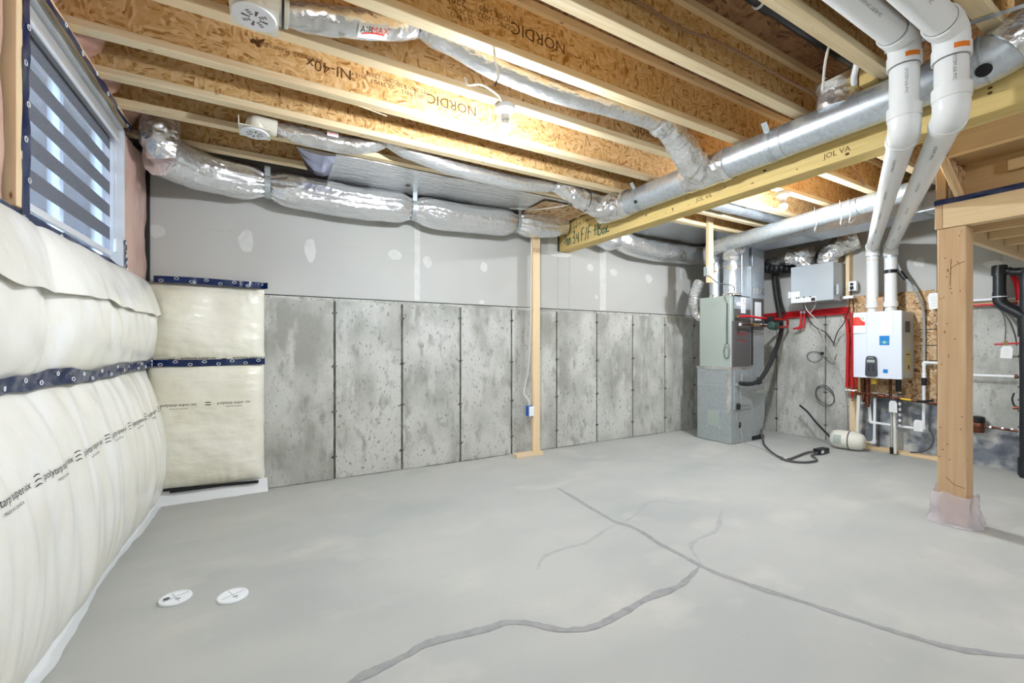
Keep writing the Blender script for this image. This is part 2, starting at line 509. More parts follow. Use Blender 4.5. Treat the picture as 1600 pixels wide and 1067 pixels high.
def build(mb, name, material, parent=None, smooth=False, bevel=0.0, seg=1, label=None, cat=None, group=None, kind=None, origin=None):
    if parent is not None:
        org = ORG[parent.name]
    elif origin is not None:
        org = Vector(origin)
    else:
        xs = [v.x for v in mb.v]; ys = [v.y for v in mb.v]; zs = [v.z for v in mb.v]
        org = Vector(((min(xs) + max(xs)) / 2, (min(ys) + max(ys)) / 2, min(zs)))
    me = bpy.data.meshes.new(name)
    me.from_pydata([tuple(v - org) for v in mb.v], [], mb.f)
    me.validate()
    if bevel:
        bm = bmesh.new(); bm.from_mesh(me)
        ed = [e for e in bm.edges if e.is_manifold and e.calc_face_angle(0) > 0.6]
        bmesh.ops.bevel(bm, geom=ed, offset=bevel, segments=seg, affect='EDGES', profile=0.6, clamp_overlap=True)
        bm.to_mesh(me); bm.free()
    me.materials.append(MT[material] if isinstance(material, str) else material)
    if smooth:
        me.polygons.foreach_set('use_smooth', [True] * len(me.polygons))
        me.set_sharp_from_angle(angle=math.radians(42))
    o = bpy.data.objects.new(name, me)
    COL.objects.link(o)
    if parent is not None:
        o.parent = parent
    else:
        o.location = org
    ORG[o.name] = org
    return tag(o, label, cat, group, kind)

def dup(root, delta, label=None, group=None):
    d = Vector(delta)
    def cp(o, par):
        c = o.copy()
        COL.objects.link(c)
        if par is not None:
            c.parent = par
        ORG[c.name] = ORG[o.name] + d
        for ch in list(o.children):
            cp(ch, c)
        return c
    r = cp(root, None)
    r.location = root.location + d
    tag(r, label, None, group)
    return r

def nz(p, s=1.0):
    return noise.noise(Vector(p) * s)

def crinkle(amp=0.05, s1=9.0, s2=28.0, amp2=0.03):
    def rid(p, s):
        return 0.5 - min(abs(nz(p, s)) * 3.0, 1.0)
    return lambda p, dv, d: 1.0 + amp * nz(p, s1) + amp2 * (1.3 * rid(p, s2 * .55) + .6 * rid(p, s2 * 1.3))
# ================================================================ THE SETTING
WB, WR, WL = 4.155, 6.14, -0.95         # faces of the back, right and left concrete walls
JZ, SUBZ = 2.614, 2.916                 # underside of the joists, underside of the subfloor
CT = 1.605                              # top of the cast concrete

floor = build(MB().box(-1.1, 6.3, -4.1, 4.3, -0.12, 0), 'floor', 'floor', kind='structure', origin=(0, 0, 0))

def ribbon(pts, wid, z=0.0012, seed=0):
    P = resample(spline([(x, y, 0) for x, y in pts], 6), 0.02)
    mb = MB(); vs = []; fs = []
    for i, p in enumerate(P):
        t = (P[min(i + 1, len(P) - 1)] - P[max(i - 1, 0)]).normalized()
        nrm = Vector((-t.y, t.x, 0))
        e = min(1.0, 0.25 + i * 0.06, 0.25 + (len(P) - 1 - i) * 0.06)
        a = wid * e * (0.8 + 0.6 * nz((p.x + seed, p.y, 0.3), 7) + 0.35 * nz((p.x, p.y + seed, 2.3), 31))
        b = wid * e * (0.8 + 0.6 * nz((p.x, p.y + seed, 5.3), 7) + 0.35 * nz((p.x, p.y, 8.3 + seed), 31))
        vs += [p + nrm * max(a, .002) + Vector((0, 0, z)), p - nrm * max(b, .002) + Vector((0, 0, z))]
        if i:
            k = 2 * i
            fs.append((k - 2, k - 1, k + 1, k))
    return mb.add(vs, fs)

crA = [(2.108, 2.982), (2.081, 2.685), (2.057, 2.444), (2.044, 2.216), (2.086, 2.108), (2.076, 1.959), (2.05, 1.785), (2.052, 1.685),
       (2.045, 1.541), (2.073, 1.391), (2.123, 1.223), (2.189, 1.055), (2.234, 0.922), (2.282, 0.783), (2.354, 0.647), (2.435, 0.56), (2.535, 0.48), (2.66, .38)]
crB = [(2.045, 1.541), (1.87, 1.484), (1.727, 1.464), (1.556, 1.468), (1.415, 1.45), (1.265, 1.431), (1.151, 1.442), (1.066, 1.485), (1.002, 1.559),
       (0.892, 1.645), (0.799, 1.644), (0.661, 1.662), (0.557, 1.677), (0.474, 1.661), (0.371, 1.642), (0.299, 1.628), (0.253, 1.613), (0.1, 1.55)]
build(ribbon(crA, 0.021), 'crack_filler', 'crack', floor)
build(ribbon(crB, 0.024, 0.0016, 3), 'crack_filler', 'crack', floor)
for k, p in enumerate(([(2.067, 2.166), (2.231, 2.224), (2.488, 2.348), (2.615, 2.338), (2.699, 2.229), (2.8, 2.2)],
                       [(2.069, 1.559), (2.163, 1.694), (2.272, 1.757), (2.508, 1.781), (2.721, 1.898), (2.902, 1.998)],
                       [(2.041, 2.181), (1.854, 2.127), (1.672, 2.064), (1.552, 2.065), (1.355, 2.042), (1.248, 1.942)])):
    build(ribbon(p, 0.020, 0.0008, 5 + k), 'damp_stain', 'stain', floor)

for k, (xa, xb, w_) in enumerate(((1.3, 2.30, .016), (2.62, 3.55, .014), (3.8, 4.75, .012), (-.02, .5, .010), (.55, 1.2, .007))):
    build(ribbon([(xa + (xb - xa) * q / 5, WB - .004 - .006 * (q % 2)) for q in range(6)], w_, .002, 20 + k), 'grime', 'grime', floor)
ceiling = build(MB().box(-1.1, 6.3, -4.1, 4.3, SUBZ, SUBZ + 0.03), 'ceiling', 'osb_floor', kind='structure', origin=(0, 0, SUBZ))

# ---- back wall: cast concrete below, drywall above
wall_back = build(MB().box(-1.1, 6.3, WB + 0.012, WB + 0.14, 0, SUBZ), 'wall_back', 'seam', kind='structure', origin=(0, WB, 0))
seams = [-0.104 - 0.61 + 0.6085 * k for k in range(12)]
pan = None
for k in range(11):
    x0 = seams[k] + 0.009
    if pan is None:
        pan = build(MB().box(x0, x0 + 0.5905, WB, WB + 0.02, 0, CT), 'concrete_panel', 'concrete', wall_back, bevel=0.003)
        base0 = x0
    else:
        c = pan.copy(); c.data = pan.data; COL.objects.link(c); c.parent = wall_back; c.location = (x0 - base0, 0, 0)
        ORG[c.name] = ORG[wall_back.name]
tie = None
for k in range(1, 11):
    for z in (0.2, 0.61, 1.03, 1.48):
        if tie is None:
            t = MB().lathe([(0.016, 0), (0.014, 0.006), (0.006, 0.009), (0.005, 0.012)], (seams[k], WB, z), (0, -1, 0), 9)
            t.bar((seams[k] - 0.026, WB - 0.002, z - .004), (seams[k] + 0.024, WB - 0.002, z + .003), 0.006, 0.009)
            tie = build(t, 'form_tie', 'seam', wall_back)
            t0 = (seams[k], z)
        else:
            c = tie.copy(); COL.objects.link(c); c.parent = wall_back
            c.location = (seams[k] - t0[0] + random.uniform(-.004, .004), 0, z - t0[1] + random.uniform(-.02, .02))
            c.scale = (1, 1, 1)
            ORG[c.name] = ORG[wall_back.name]
# ragged mortar line over the concrete
def mort(u, v):
    x = -1.05 + u * 7.2
    return Vector((x, WB - 0.004 - .004 * nz((x, v, 0), 9), CT - 0.006 + 0.026 * v + (1 - v) * 0.014 * nz((x, 3, v), 6)))
build(MB().slab(mort, 240, 2, lambda u, v: Vector((-1.05 + u * 7.2, WB + 0.011, CT - 0.006 + 0.03 * v))), 'mortar_bed', 'concrete', wall_back, smooth=True)
DY = 4.135
bx = [(-0.80, 1.256), (1.256, 2.935), (3.105, 3.625), (3.625, 6.12)]
for a, b in bx:
    build(MB().box(a + .001, b - .001, DY, DY + 0.0127, 1.632, SUBZ), 'drywall_board', 'drywall', wall_back)
build(MB().box(2.936, 3.104, DY, DY + 0.0127, 1.632, 2.30), 'drywall_board', 'drywall', wall_back)

def mudpatch(cx, cz, w_, h_, seed, face='y'):
    n = 18; ring = []
    for k in range(n):
        a = 2 * math.pi * k / n
        q = 1 + 0.35 * nz((math.cos(a) + seed, math.sin(a), seed), 1.3)
        ring.append((cx + math.cos(a) * w_ / 2 * q, cz + math.sin(a) * h_ / 2 * q))
    if face == 'y':
        return MB().prism([(x, DY - .0015, z) for x, z in ring], (0, .002, 0))
    return MB().prism([(WR - .0255, y, z) for y, z in ring], (.002, 0, 0))
for x, w_ in ((1.256, .055), (3.625, .10)):
    def st(u, v, x=x, w_=w_):
        z = 1.64 + v * 0.9
        e = 0.006 * nz((x, z, u), 14)
        return Vector((x + (u - .5) * w_ + e * (2 * u - 1), DY - 0.0016, z))
    build(MB().slab(st, 2, 40, lambda u, v, x=x: Vector((x + (u - .5) * .04, DY + .001, 1.64 + v * .9))), 'joint_tape', 'mud', wall_back)
for k, (x, z, w_, h_) in enumerate(((-.17, 2.05, .11, .17), (.30, 2.03, .09, .18), (-.745, 2.06, .10, .10), (1.04, 2.07, .12, .10), (1.36, 2.03, .09, .13),
                                    (1.98, 2.04, .08, .11), (3.42, 2.16, .10, .09), (3.80, 2.13, .12, .10), (4.42, 2.10, .13, .12), (4.95, 2.02, .1, .1),
                                    (3.52, 1.80, .05, .05), (2.95, 2.27, .34, .06), (5.06, 2.2, .06, .2), (1.95, 1.66, .06, .05))):
    build(mudpatch(x, z, w_, h_, k * 3.7), 'compound_patch', 'mud', wall_back)
build(MB().box(2.80, 2.925, DY - .0012, DY + .001, 2.27, 2.60), 'joint_tape', 'mud', wall_back)
m = MB()
for x0, z in ((-.35, 2.12), (.62, 2.10), (1.15, 2.10), (3.85, 2.16)):
    m.text('. ---  - .. .--- -- . ------ ..', .022, lambda a, b, x0=x0, z=z: Vector((x0 + a, DY - .0007, z + b)), 'CENTER')
build(m, 'printed_line', 'print_grey', wall_back, kind='stuff')

# ---- right wall
wall_right = build(MB().box(WR + 0.012, WR + 0.16, -4.1, 4.3, 0, SUBZ), 'wall_right', 'seam', kind='structure', origin=(WR, 0, 0))
rs = [4.03 - 0.6085 * k for k in range(-1, 13)]
pan = None
for k in range(13):
    y1 = rs[k] - 0.006
    if y1 > WB: y1 = WB
    if k == 0:
        build(MB().box(WR, WR + .02, rs[1] + .006, WB, 0, CT), 'concrete_panel', 'concrete', wall_right, bevel=.003)
        continue
    if pan is None:
        pan = build(MB().box(WR, WR + .02, y1 - .5965, y1, 0, CT), 'concrete_panel', 'concrete', wall_right, bevel=.003); b0 = y1
    else:
        c = pan.copy(); COL.objects.link(c); c.parent = wall_right; c.location = (0, y1 - b0, 0); ORG[c.name] = ORG[wall_right.name]
tie = None
for k in range(1, 8):
    for z in (0.2, 0.61, 1.03, 1.48):
        if tie is None:
            t = MB().lathe([(0.016, 0), (0.014, 0.006), (0.006, 0.009), (0.005, 0.012)], (WR, rs[k], z), (-1, 0, 0), 9)
            t.bar((WR - .002, rs[k] - .026, z), (WR - .002, rs[k] + .024, z + .003), .006, .009)
            tie = build(t, 'form_tie', 'seam', wall_right); t0 = (rs[k], z)
        else:
            c = tie.copy(); COL.objects.link(c); c.parent = wall_right
            c.location = (0, rs[k] - t0[0], z - t0[1] + random.uniform(-.02, .02)); ORG[c.name] = ORG[wall_right.name]
for y0, y1 in ((2.57, 4.13), (1.3, 2.565), (-1.0, 1.295)):
    build(MB().box(WR - .0245, WR - .012, y0, y1, 1.632, SUBZ), 'drywall_board', 'drywall', wall_right)
build(MB().box(WR - .011, WR + .011, -1.0, 4.13, 1.607, SUBZ), 'framing_backer', 'spruce_y', wall_right)
for ya, yb, zt in ((1.62, 2.46, .60), (1.16, 1.619, .36)):
    build(MB().slab(lambda u, v, ya=ya, yb=yb, zt=zt: Vector((WR - .0016, yb + u * (ya - yb), .012 + v * (zt + .07 * nz((u * 5 + zt * 9, 0, 0), 1.3) + .03 * nz((u * 19, zt, 0), 1.3)))), 40, 3,
                    lambda u, v, ya=ya, yb=yb, zt=zt: Vector((WR + .001, yb + u * (ya - yb), .012 + v * zt * .8))), 'dark_coating', 'concrete_dark', wall_right)
build(mudpatch(1.36, 1.99, .12, .07, 4.4, 'x'), 'compound_patch', 'mud', wall_right)
build(mudpatch(1.9, 2.1, .09, .1, 9.4, 'x'), 'compound_patch', 'mud', wall_right)

# ---- left wall and the wall behind the camera
wl = MB()
wl.box(WL - .2, WL, -4.1, 4.3, 0, 1.62)
wl.box(WL - .2, WL, -4.1, 2.24, 1.62, SUBZ)
wl.box(WL - .2, WL, 3.57, 4.3, 1.62, SUBZ)
wl.box(WL - .2, WL, 2.24, 3.57, 2.56, SUBZ)
wall_left = build(wl, 'wall_left', 'concrete', kind='structure', origin=(WL, 0, 0))
wall_front = build(MB().box(-1.1, 6.3, -4.2, -4.1, 0, SUBZ), 'wall_front', 'drywall', kind='structure')

# ---- the window with its banded blind
W0, W1, WZ0, WZ1 = 2.28, 3.53, 1.67, 2.55
win = bpy.data.objects.new('window_1', None); COL.objects.link(win); win.location = (WL, (W0 + W1) / 2, WZ0); ORG[win.name] = Vector(win.location)
tag(win, 'wide basement window with a grey and sheer banded blind', 'window', kind='structure')
m = MB()
for a in ((W0 - .03, W0 + .0, WZ0 - .03, WZ1 + .0), (W1, W1 + .03, WZ0 - .03, WZ1), (W0, W1, WZ0 - .03, WZ0), (W0, W1, WZ1, WZ1 + .03)):
    m.box(WL - .19, -.80, a[0], a[1], a[2], a[3])
build(m, 'window_jamb', 'upvc', win)
m = MB()
m.box(-.93, -.885, W0, W1, WZ0, WZ0 + .055); m.box(-.93, -.885, W0, W1, WZ1 - .055, WZ1)
m.box(-.93, -.885, W0, W0 + .055, WZ0 + .055, WZ1 - .055); m.box(-.93, -.885, W1 - .055, W1, WZ0 + .055, WZ1 - .055)
m.box(-.93, -.89, 2.895, 2.935, WZ0 + .055, WZ1 - .055)
fr = build(m, 'window_frame', 'upvc', win, bevel=.003)
for a, b in ((W0 + .05, 2.90), (2.93, W1 - .05)):
    build(MB().box(-.912, -.906, a, b, WZ0 + .05, WZ1 - .05), 'pane', 'glass', fr)
BX = -.858
build(MB().prism([(BX - .02, W0 + .01, 2.475), (BX + .03, W0 + .01, 2.475), (BX + .04, W0 + .01, 2.49), (BX + .04, W0 + .01, 2.53), (BX - .02, W0 + .01, 2.545)],
                 (0, W1 - W0 - .02, 0)), 'blind_cassette', 'alu', win, bevel=.002)
build(MB().tube([(BX + .036, W0 + .02, 2.466), (BX + .036, W1 - .02, 2.466)], .009, 8), 'blind_cassette_lip', 'upvc', win, smooth=True)
z = 2.475
k = 0
while z > 1.80:
    hgt = .076 if k % 2 == 0 else .062
    zb = max(z - hgt, 1.778)
    build(MB().box(BX - .0012, BX, W0 + .025, W1 - .025, zb, z), 'blind_band', 'blind_dark' if k % 2 == 0 else 'sheer', win)
    z = zb; k += 1
build(MB().box(BX - .008, BX + .008, W0 + .022, W1 - .022, 1.745, 1.780), 'blind_bottom_rail', 'upvc', win, bevel=.003)
build(MB().tube([(BX + .03, W1 - .04, 2.46), (BX + .03, W1 - .035, 1.86)], .0022, 6), 'blind_cord', 'upvc', win)
build(MB().box(BX + .022, BX + .036, W1 - .05, W1 - .022, 1.77, 1.86), 'cord_weight', 'white', win, bevel=.003)
# timber buck around the opening
tr = MB()
tr.box(-.93, -.775, W0 - .06, W1 + .05, WZ1 + .03, JZ - .004)
build(tr, 'trim_1', 'spruce_y', kind='structure', bevel=.003)
tr = MB(); tr.box(-.94, -.79, W0 - .072, W0 - .031, 1.70, JZ - .004)
build(tr, 'trim_2', 'spruce_z', kind='structure', bevel=.003)
# ================================================================ JOISTS, BEAM
JY = [3.798, 3.354, 3.019, 2.631, 2.229, 1.846, 1.45, 1.013, 0.622]
ordn = ['nearest the back wall', 'second from the back wall', 'third from the back wall', 'fourth from the back wall, above the nearer light bulb',
        'fifth from the back wall, with a row of stamped letters', 'sixth from the back wall, above the upper silver flexible duct',
        'seventh from the back wall, beside the brown cable', 'eighth from the back wall, between black pipe and white vent', 'ninth from the back wall, at the right top corner']
ordn[3] = 'fourth from the back wall, stamped, right behind the lit bulb'
ordn[4] = 'fifth from the back wall, its underside holds the bulb'
def joist(y, x1, label):
    t = thing('floor_joist', label, 'joist', (-.92, y, JZ), 'floor joists under the subfloor')
    build(MB().box(-.92, x1, y - .032, y + .032, JZ, JZ + .038), 'bottom_flange', 'flange', t, bevel=.002)
    build(MB().box(-.92, x1, y - .005, y + .005, JZ + .030, SUBZ - .030), 'web', 'osb_web', t)
    build(MB().box(-.92, x1, y - .032, y + .032, SUBZ - .038, SUBZ - .0005), 'top_flange', 'flange', t)
    return t
J = {}
protoL = joist(JY[0], 6.1, 'wooden I-joist ' + ordn[0])
J[0] = protoL
for i in range(1, 7):
    J[i] = dup(protoL, (0, JY[i] - JY[0], 0), 'wooden I-joist ' + ordn[i])
J[7] = joist(JY[7], 3.10, 'wooden I-joist ' + ordn[7])
J[8] = dup(J[7], (0, JY[8] - JY[7], 0), 'wooden I-joist ' + ordn[8])

def webtext(i, body, size, x, z, mname='ink_brown', flip=True, name='stamped_print'):
    y = JY[i] - .0058
    s = -1 if flip else 1
    mb = MB().text(body, size, lambda a, b: Vector((x + s * a, y, z + s * b)))
    build(mb, name, mname, J[i], kind='stuff')
# the stamps read upside down
ZC = JZ + .15
webtext(3, 'XXXXXXXX  PLANT I-JOIST', .026, .09, ZC + .03)
webtext(3, 'NI-40x', .085, .29, ZC + .0)
webtext(3, 'PS1 LVL', .028, .44, ZC + .01)
webtext(3, '2.E 2190 F\nCCMC 13032', .034, .585, ZC + .02)
webtext(3, '2811 9812\nPFS 2400 2.0E', .034, .77, ZC + .01)
webtext(3, 'NORDIC', .088, 1.03, ZC + .0)
webtext(5, 'NORDIC', .085, 1.19, ZC)
webtext(5, 'CCMC 13032\nI-JOIST 2400', .036, .95, ZC + .01)
webtext(5, '2281\n0312', .05, .74, ZC + .04)
webtext(5, 'E2.0 9812\n25 20-21', .03, .77, ZC - .04)
webtext(4, 'NORDIC', .075, 2.36, ZC - .03)
webtext(2, 'PS1 2400', .028, .9, ZC)
# torn knot in the flakes
kp = [(-.035, .0), (-.02, .012), (.0, .008), (.018, .02), (.035, .03), (.03, .012), (.012, -.002), (.015, -.02), (.0, -.028), (-.012, -.012), (-.03, -.014)]
build(MB().prism([(-.06 + a_, JY[3] - .0056, ZC + .03 + b_) for a_, b_ in kp], (0, .0008, 0)), 'dark_flake', 'ink_brown', J[3])

# main beam
beam = thing('main_beam', 'yellow laminated timber beam with green marker writing at its end', 'beam', (2.97, 4.15, 2.305))
build(MB().box(2.97, 3.014, -1.2, 4.152, 2.305, JZ - .002), 'ply', 'beam', beam, bevel=.002)
build(MB().box(3.0145, 3.0585, -1.2, 4.152, 2.306, JZ - .002), 'ply', 'beam', beam, bevel=.002)
build(MB().box(3.059, 3.103, -1.2, 4.152, 2.304, JZ - .002), 'ply', 'beam', beam, bevel=.002)
# handwriting: strokes on a 2D plane (a to the right along -Y, b upwards)
STR = {
 'J': [[(.0, .35), (.25, .4), (.3, .95)], [(.05, .9), (.12, 1.0), (.3, .98)]],
 'n': [[(0, 0), (.03, .55)], [(.03, .4), (.14, .6), (.2, .45), (.22, 0)]],
 '3': [[(0, .95), (.22, 1.0), (.25, .75), (.08, .52), (.28, .42), (.26, .08), (.0, .05)]],
 '.': [[(0, .03), (.05, .0)]],
 '4': [[(0, .75), (.0, .35), (.26, .4)], [(.24, .8), (.22, -.05)]],
 'F': [[(.0, -.02), (.08, .95)], [(.08, .95), (.4, 1.05)], [(.05, .5), (.3, .55)]],
 '/': [[(0, -.05), (.26, 1.0)]],
 '+': [[(.0, .5), (.3, .55)], [(.14, .1), (.18, .9)]],
 '1': [[(0, .05), (.06, .95)]],
 'B': [[(0, 0), (.05, .98), (.3, .85), (.08, .52), (.34, .38), (.25, .05), (0, 0)]],
 'o': [[(.2, .4), (.02, .35), (.05, .02), (.24, .08), (.22, .4)]],
 'x': [[(0, .4), (.25, 0)], [(.28, .5), (.0, -.05)]],
}
def write(mb, s, y, z, hgt, fn, gap=.12):
    a = 0
    for ch in s:
        if ch == ' ':
            a += hgt * .25; continue
        wmax = 0
        for st in STR[ch]:
            P = [fn(a + px * hgt, pz * hgt) for px, pz in st]
            wmax = max(wmax, max(px for px, _ in st))
            Q = resample(spline(P, 6) if len(P) > 2 else P, .006)
            mb.tube(Q, hgt * .05, 6)
        a += (wmax + gap) * hgt
wr = MB()
write(wr, 'Jnn 3.4 F/F +1Box', 0, 0, .135, lambda a, b: Vector((2.9695, 4.06 - a * .93, 2.345 + b + .0 * a)))
for v in wr.v:
    v.x = 2.9692 + (v.x - 2.9695) * .12
build(wr, 'marker_writing', 'marker', beam, label='green handwriting', kind='stuff')
st = MB()
for y, s in ((3.85, 'L-1\nSPF'), (3.72, '2.0E 3100'), (3.58, '====='), (3.47, 'O'), (3.38, '8'), (3.29, '@')):
    st.text(s, .055, lambda a, b, y=y: Vector((2.9692, y - a, 2.545 + b)))
for y in (2.21, 1.30):
    st.text('JOL VA', .045, lambda a, b, y=y: Vector((2.9692, y - a, 2.36 + b)))
build(st, 'stamped_print', 'ink_brown', beam, kind='stuff')
kn = MB()
for k in range(34):
    y = random.uniform(.3, 3.9); z = random.uniform(2.33, 2.52); r = random.choice((.004, .005, .006, .008))
    kn.disc((2.9691, y, z), (-1, 0, 0), r * 1.5, 9, r)
build(kn, 'nail_mark', 'ink_brown', beam, kind='stuff')

# ---- stud on a floor plate at the back wall
t = thing('wall_stud', 'upright spruce stud standing before the back wall, on a short floor plate', 'stud', (2.555, 4.02, 0))
build(MB().box(2.51, 2.60, 3.998, 4.038, .0385, 2.405), 'stud', 'spruce_z', t, bevel=.002)
build(MB().box(2.28, 2.62, 3.955, 4.045, 0, .038), 'floor_plate', 'spruce_x', t, bevel=.002)
build(MB().text('SPF S-DRY\n#2 KD-HT', .022, lambda a, b: Vector((2.556 + a, 3.9975, 2.25 + b))), 'stamped_print', 'ink_brown', t)
t = thing('outlet_box', 'small blue outlet box with white cover on the back wall stud', 'outlet', (2.475, 4.02, .43))
build(MB().box(2.445, 2.509, 3.985, 4.05, .43, .54), 'box', 'bluebox', t, bevel=.003)
build(MB().box(2.447, 2.512, 3.975, 3.9845, .432, .538), 'cover', 'white', t, bevel=.003)
build(MB().tube(spline([(2.475, 4.02, .54), (2.47, 4.03, .60), (2.43, 4.06, .68), (2.46, 4.07, .80), (2.49, 4.06, .95), (2.495, 4.03, 1.3), (2.5, 4.02, 2.0), (2.5, 4.02, 2.42)], 8), .006, 8),
      'cable', 'cable', t, smooth=True)
# ---- stud hung beside the furnace
t = thing('hanging_stud', 'short spruce stud hanging from a joist beside the furnace', 'stud', (4.56, 3.3, 1.945))
build(MB().box(4.50, 4.585, 3.283, 3.3215, 1.945, 2.72), 'stud', 'spruce_z', t, bevel=.002)
build(MB().box(4.468, 4.4995, 3.275, 3.33, 2.02, 2.13), 'switch_box', 'galv_dull', t, bevel=.003)
build(MB().tube(spline([(4.50, 3.28, 2.02), (4.56, 3.20, 1.93), (4.75, 3.16, 1.91), (4.86, 3.2, 1.87), (4.87, 3.24, 1.80)], 8), .006, 7), 'cable', 'grey_plastic', t, smooth=True)

# ================================================================ POST AND LANDING
t = thing('timber_post', 'thick brown timber post with plastic wrapped round its foot', 'post', (4.05, 1.075, 0))
build(MB().box(3.985, 4.125, 1.005, 1.145, .004, 1.992), 'shaft', 'post', t, bevel=.004)
cr = MB()
cr.tube([(3.9845, 1.075, 1.78), (3.9845, 1.078, 1.70), (3.9845, 1.08, 1.6)], .0016, 5)
cr.tube([(3.9845, 1.075, 1.72), (3.9845, 1.05, 1.74), (3.9845, 1.01, 1.755)], .0016, 5)
cr.tube([(3.9845, 1.10, .31), (3.9845, 1.06, .27), (3.9845, 1.01, .26)], .0016, 5)
for k in range(22):
    cr.disc((3.9846, random.uniform(1.02, 1.135), random.uniform(.4, 1.95)), (-1, 0, 0), .005, 8, .003)
build(cr, 'crack', 'ink_brown', t, kind='stuff')
def wrap(u, v):
    a = 2 * math.pi * u
    r0 = .118 + .02 * nz((math.cos(a), math.sin(a), v), 2.2) + .012 * nz((math.cos(a) * 3, math.sin(a) * 3, v * 4), 2) + .035 * (1 - v) ** 2
    c, s = math.cos(a), math.sin(a)
    k = 1 / max(abs(c), abs(s))
    sq = .4 * .74 * k + .6
    return Vector((4.055 + c * r0 * sq, 1.075 + s * r0 * sq, .003 + v * (.20 + .05 * nz((c, s, 0), 1.4))))
build(MB().grid(wrap, 48, 10), 'plastic_wrap', 'plas_film', t, smooth=True, label='crumpled clear plastic')

t = thing('landing_header', 'pale timber header resting on the brown post', 'header', (4.03, 1.0, 1.996))
build(MB().box(3.985, 4.07, -1.2, 1.118, 1.996, 2.168), 'board', 'spruce_y', t, bevel=.002)
build(MB().box(3.985, 4.07, 1.120, 1.158, 1.996, 2.158), 'end_block', 'post', t, bevel=.002)
def tp(u, v):
    y = 1.16 - u * 2.2
    return Vector((3.980 + .008 * nz((y, v, 1), 9), y, 2.155 + v * .035 + .010 * nz((y, 0, 3), 4)))
build(MB().slab(tp, 80, 3, lambda u, v: tp(u, v) + Vector((.004, 0, 0))), 'sealing_tape', 'tape', t, smooth=True, label='navy tape strip')

t = thing('stair_landing', 'timber stair landing framed between post and right wall', 'landing', (5.0, 1.0, 1.95))
build(MB().box(4.071, 6.10, -1.2, 1.118, 2.142, 2.160), 'deck', 'lvl', t)
build(MB().box(4.127, 6.10, 1.080, 1.118, 1.955, 2.048), 'ledger', 'spruce_x', t, bevel=.002)
build(MB().box(4.127, 6.10, 1.080, 1.118, 2.050, 2.141), 'rim_board', 'spruce_x', t, bevel=.002)
for x in (4.36, 4.75, 5.14, 5.53, 5.92):
    build(MB().box(x, x + .038, -1.2, 1.078, 2.002, 2.141), 'landing_joist', 'spruce_y', t, bevel=.002)

t = thing('stair_opening_frame', 'plain timber rim framing of the stair opening over the header', 'rim', (4.05, 1.0, 2.47))
build(MB().box(4.01, 4.055, -1.2, 1.10, 2.474, 2.912), 'rim_board', 'lvl', t, bevel=.002)
build(MB().box(4.055, 4.30, -1.2, 1.10, 2.476, 2.50), 'soffit', 'lvl', t)
build(MB().box(4.30, 4.338, -1.2, 1.10, 2.165, 2.60), 'back_board', 'lvl', t, bevel=.002)
build(MB().box(4.262, 4.2995, -1.2, .88, 2.36, 2.43), 'cleat', 'spruce_y', t, bevel=.002)
build(MB().box(4.262, 4.2995, -1.2, 1.02, 2.165, 2.235), 'cleat', 'spruce_y', t, bevel=.002)
build(MB().box(4.055, 4.2995, 1.085, 1.0995, 2.165, 2.474), 'end_panel', 'osb_board', t)
build(MB().box(3.995, 4.05, 1.105, 1.155, 2.20, 2.60), 'corner_post', 'post', t, bevel=.002)
build(MB().bar((4.0, 1.115, 2.48), (4.035, 1.035, 2.185), .03, .03, (1, 0, 0)), 'brace', 'spruce_z', t, bevel=.002)
build(MB().bar((3.97, 1.128, 2.475), (4.005, 1.05, 2.185), .018, .03, (1, 0, 0)), 'brace', 'spruce_z', t, bevel=.002)
build(MB().box(3.996, 4.009, -1.2, 1.10, 2.466, 2.484), 'edge_strip', 'spruce_y', t)
# ================================================================ ROUND MAIN DUCT BESIDE THE BEAM
DX, DZ, DR = 2.845, 2.497, 0.102
duct = thing('round_duct', 'long shiny round steel duct hung along the yellow beam', 'duct', (DX, 2.0, DZ - DR))
for a, b in ((3.02, 1.52), (1.52, .78)):
    r = DR if a > 2 else DR - .0025
    build(MB().lathe([(r, 0), (r, (a - b) * .5), (r, a - b - .0)], (DX, a, DZ), (0, -1, 0), 40), 'duct_section', 'galv', duct, smooth=True)
def ring(c, ax, r, t=.004, w_=.008):
    return MB().lathe([(r, -w_), (r + t, -w_ * .6), (r + t, w_ * .6), (r, w_)], c, ax, 40)
build(ring((DX, 1.52, DZ), (0, 1, 0), DR - .001, .002, .003), 'joint_bead', 'galv_dull', duct, smooth=True)
build(MB().lathe([(.0155, 0), (.0155, .003)], (DX - .095, 2.72, DZ - .055), (-1, 0, -.6), 12), 'plug', 'black', duct)
for y in (2.75, 1.60):
    s = MB()
    path = [(DX - .115, y, JZ)] + [(DX - (DR + .003) * math.cos(a), y, DZ + (DR + .003) * math.sin(a)) for a in [math.radians(x) for x in range(40, -181, -10)]] + [(DX + .104, y, JZ)]
    for p, q in zip(path, path[1:]):
        s.bar(p, q, .035, .0015, (0, 1, 0)) if False else s.add([Vector(p) + Vector((0, -.018, 0)), Vector(p) + Vector((0, .018, 0)), Vector(q) + Vector((0, .018, 0)), Vector(q) + Vector((0, -.018, 0))], [(0, 1, 2, 3)])
    build(s, 'hanger_strap', 'galv_dull', duct, smooth=True)
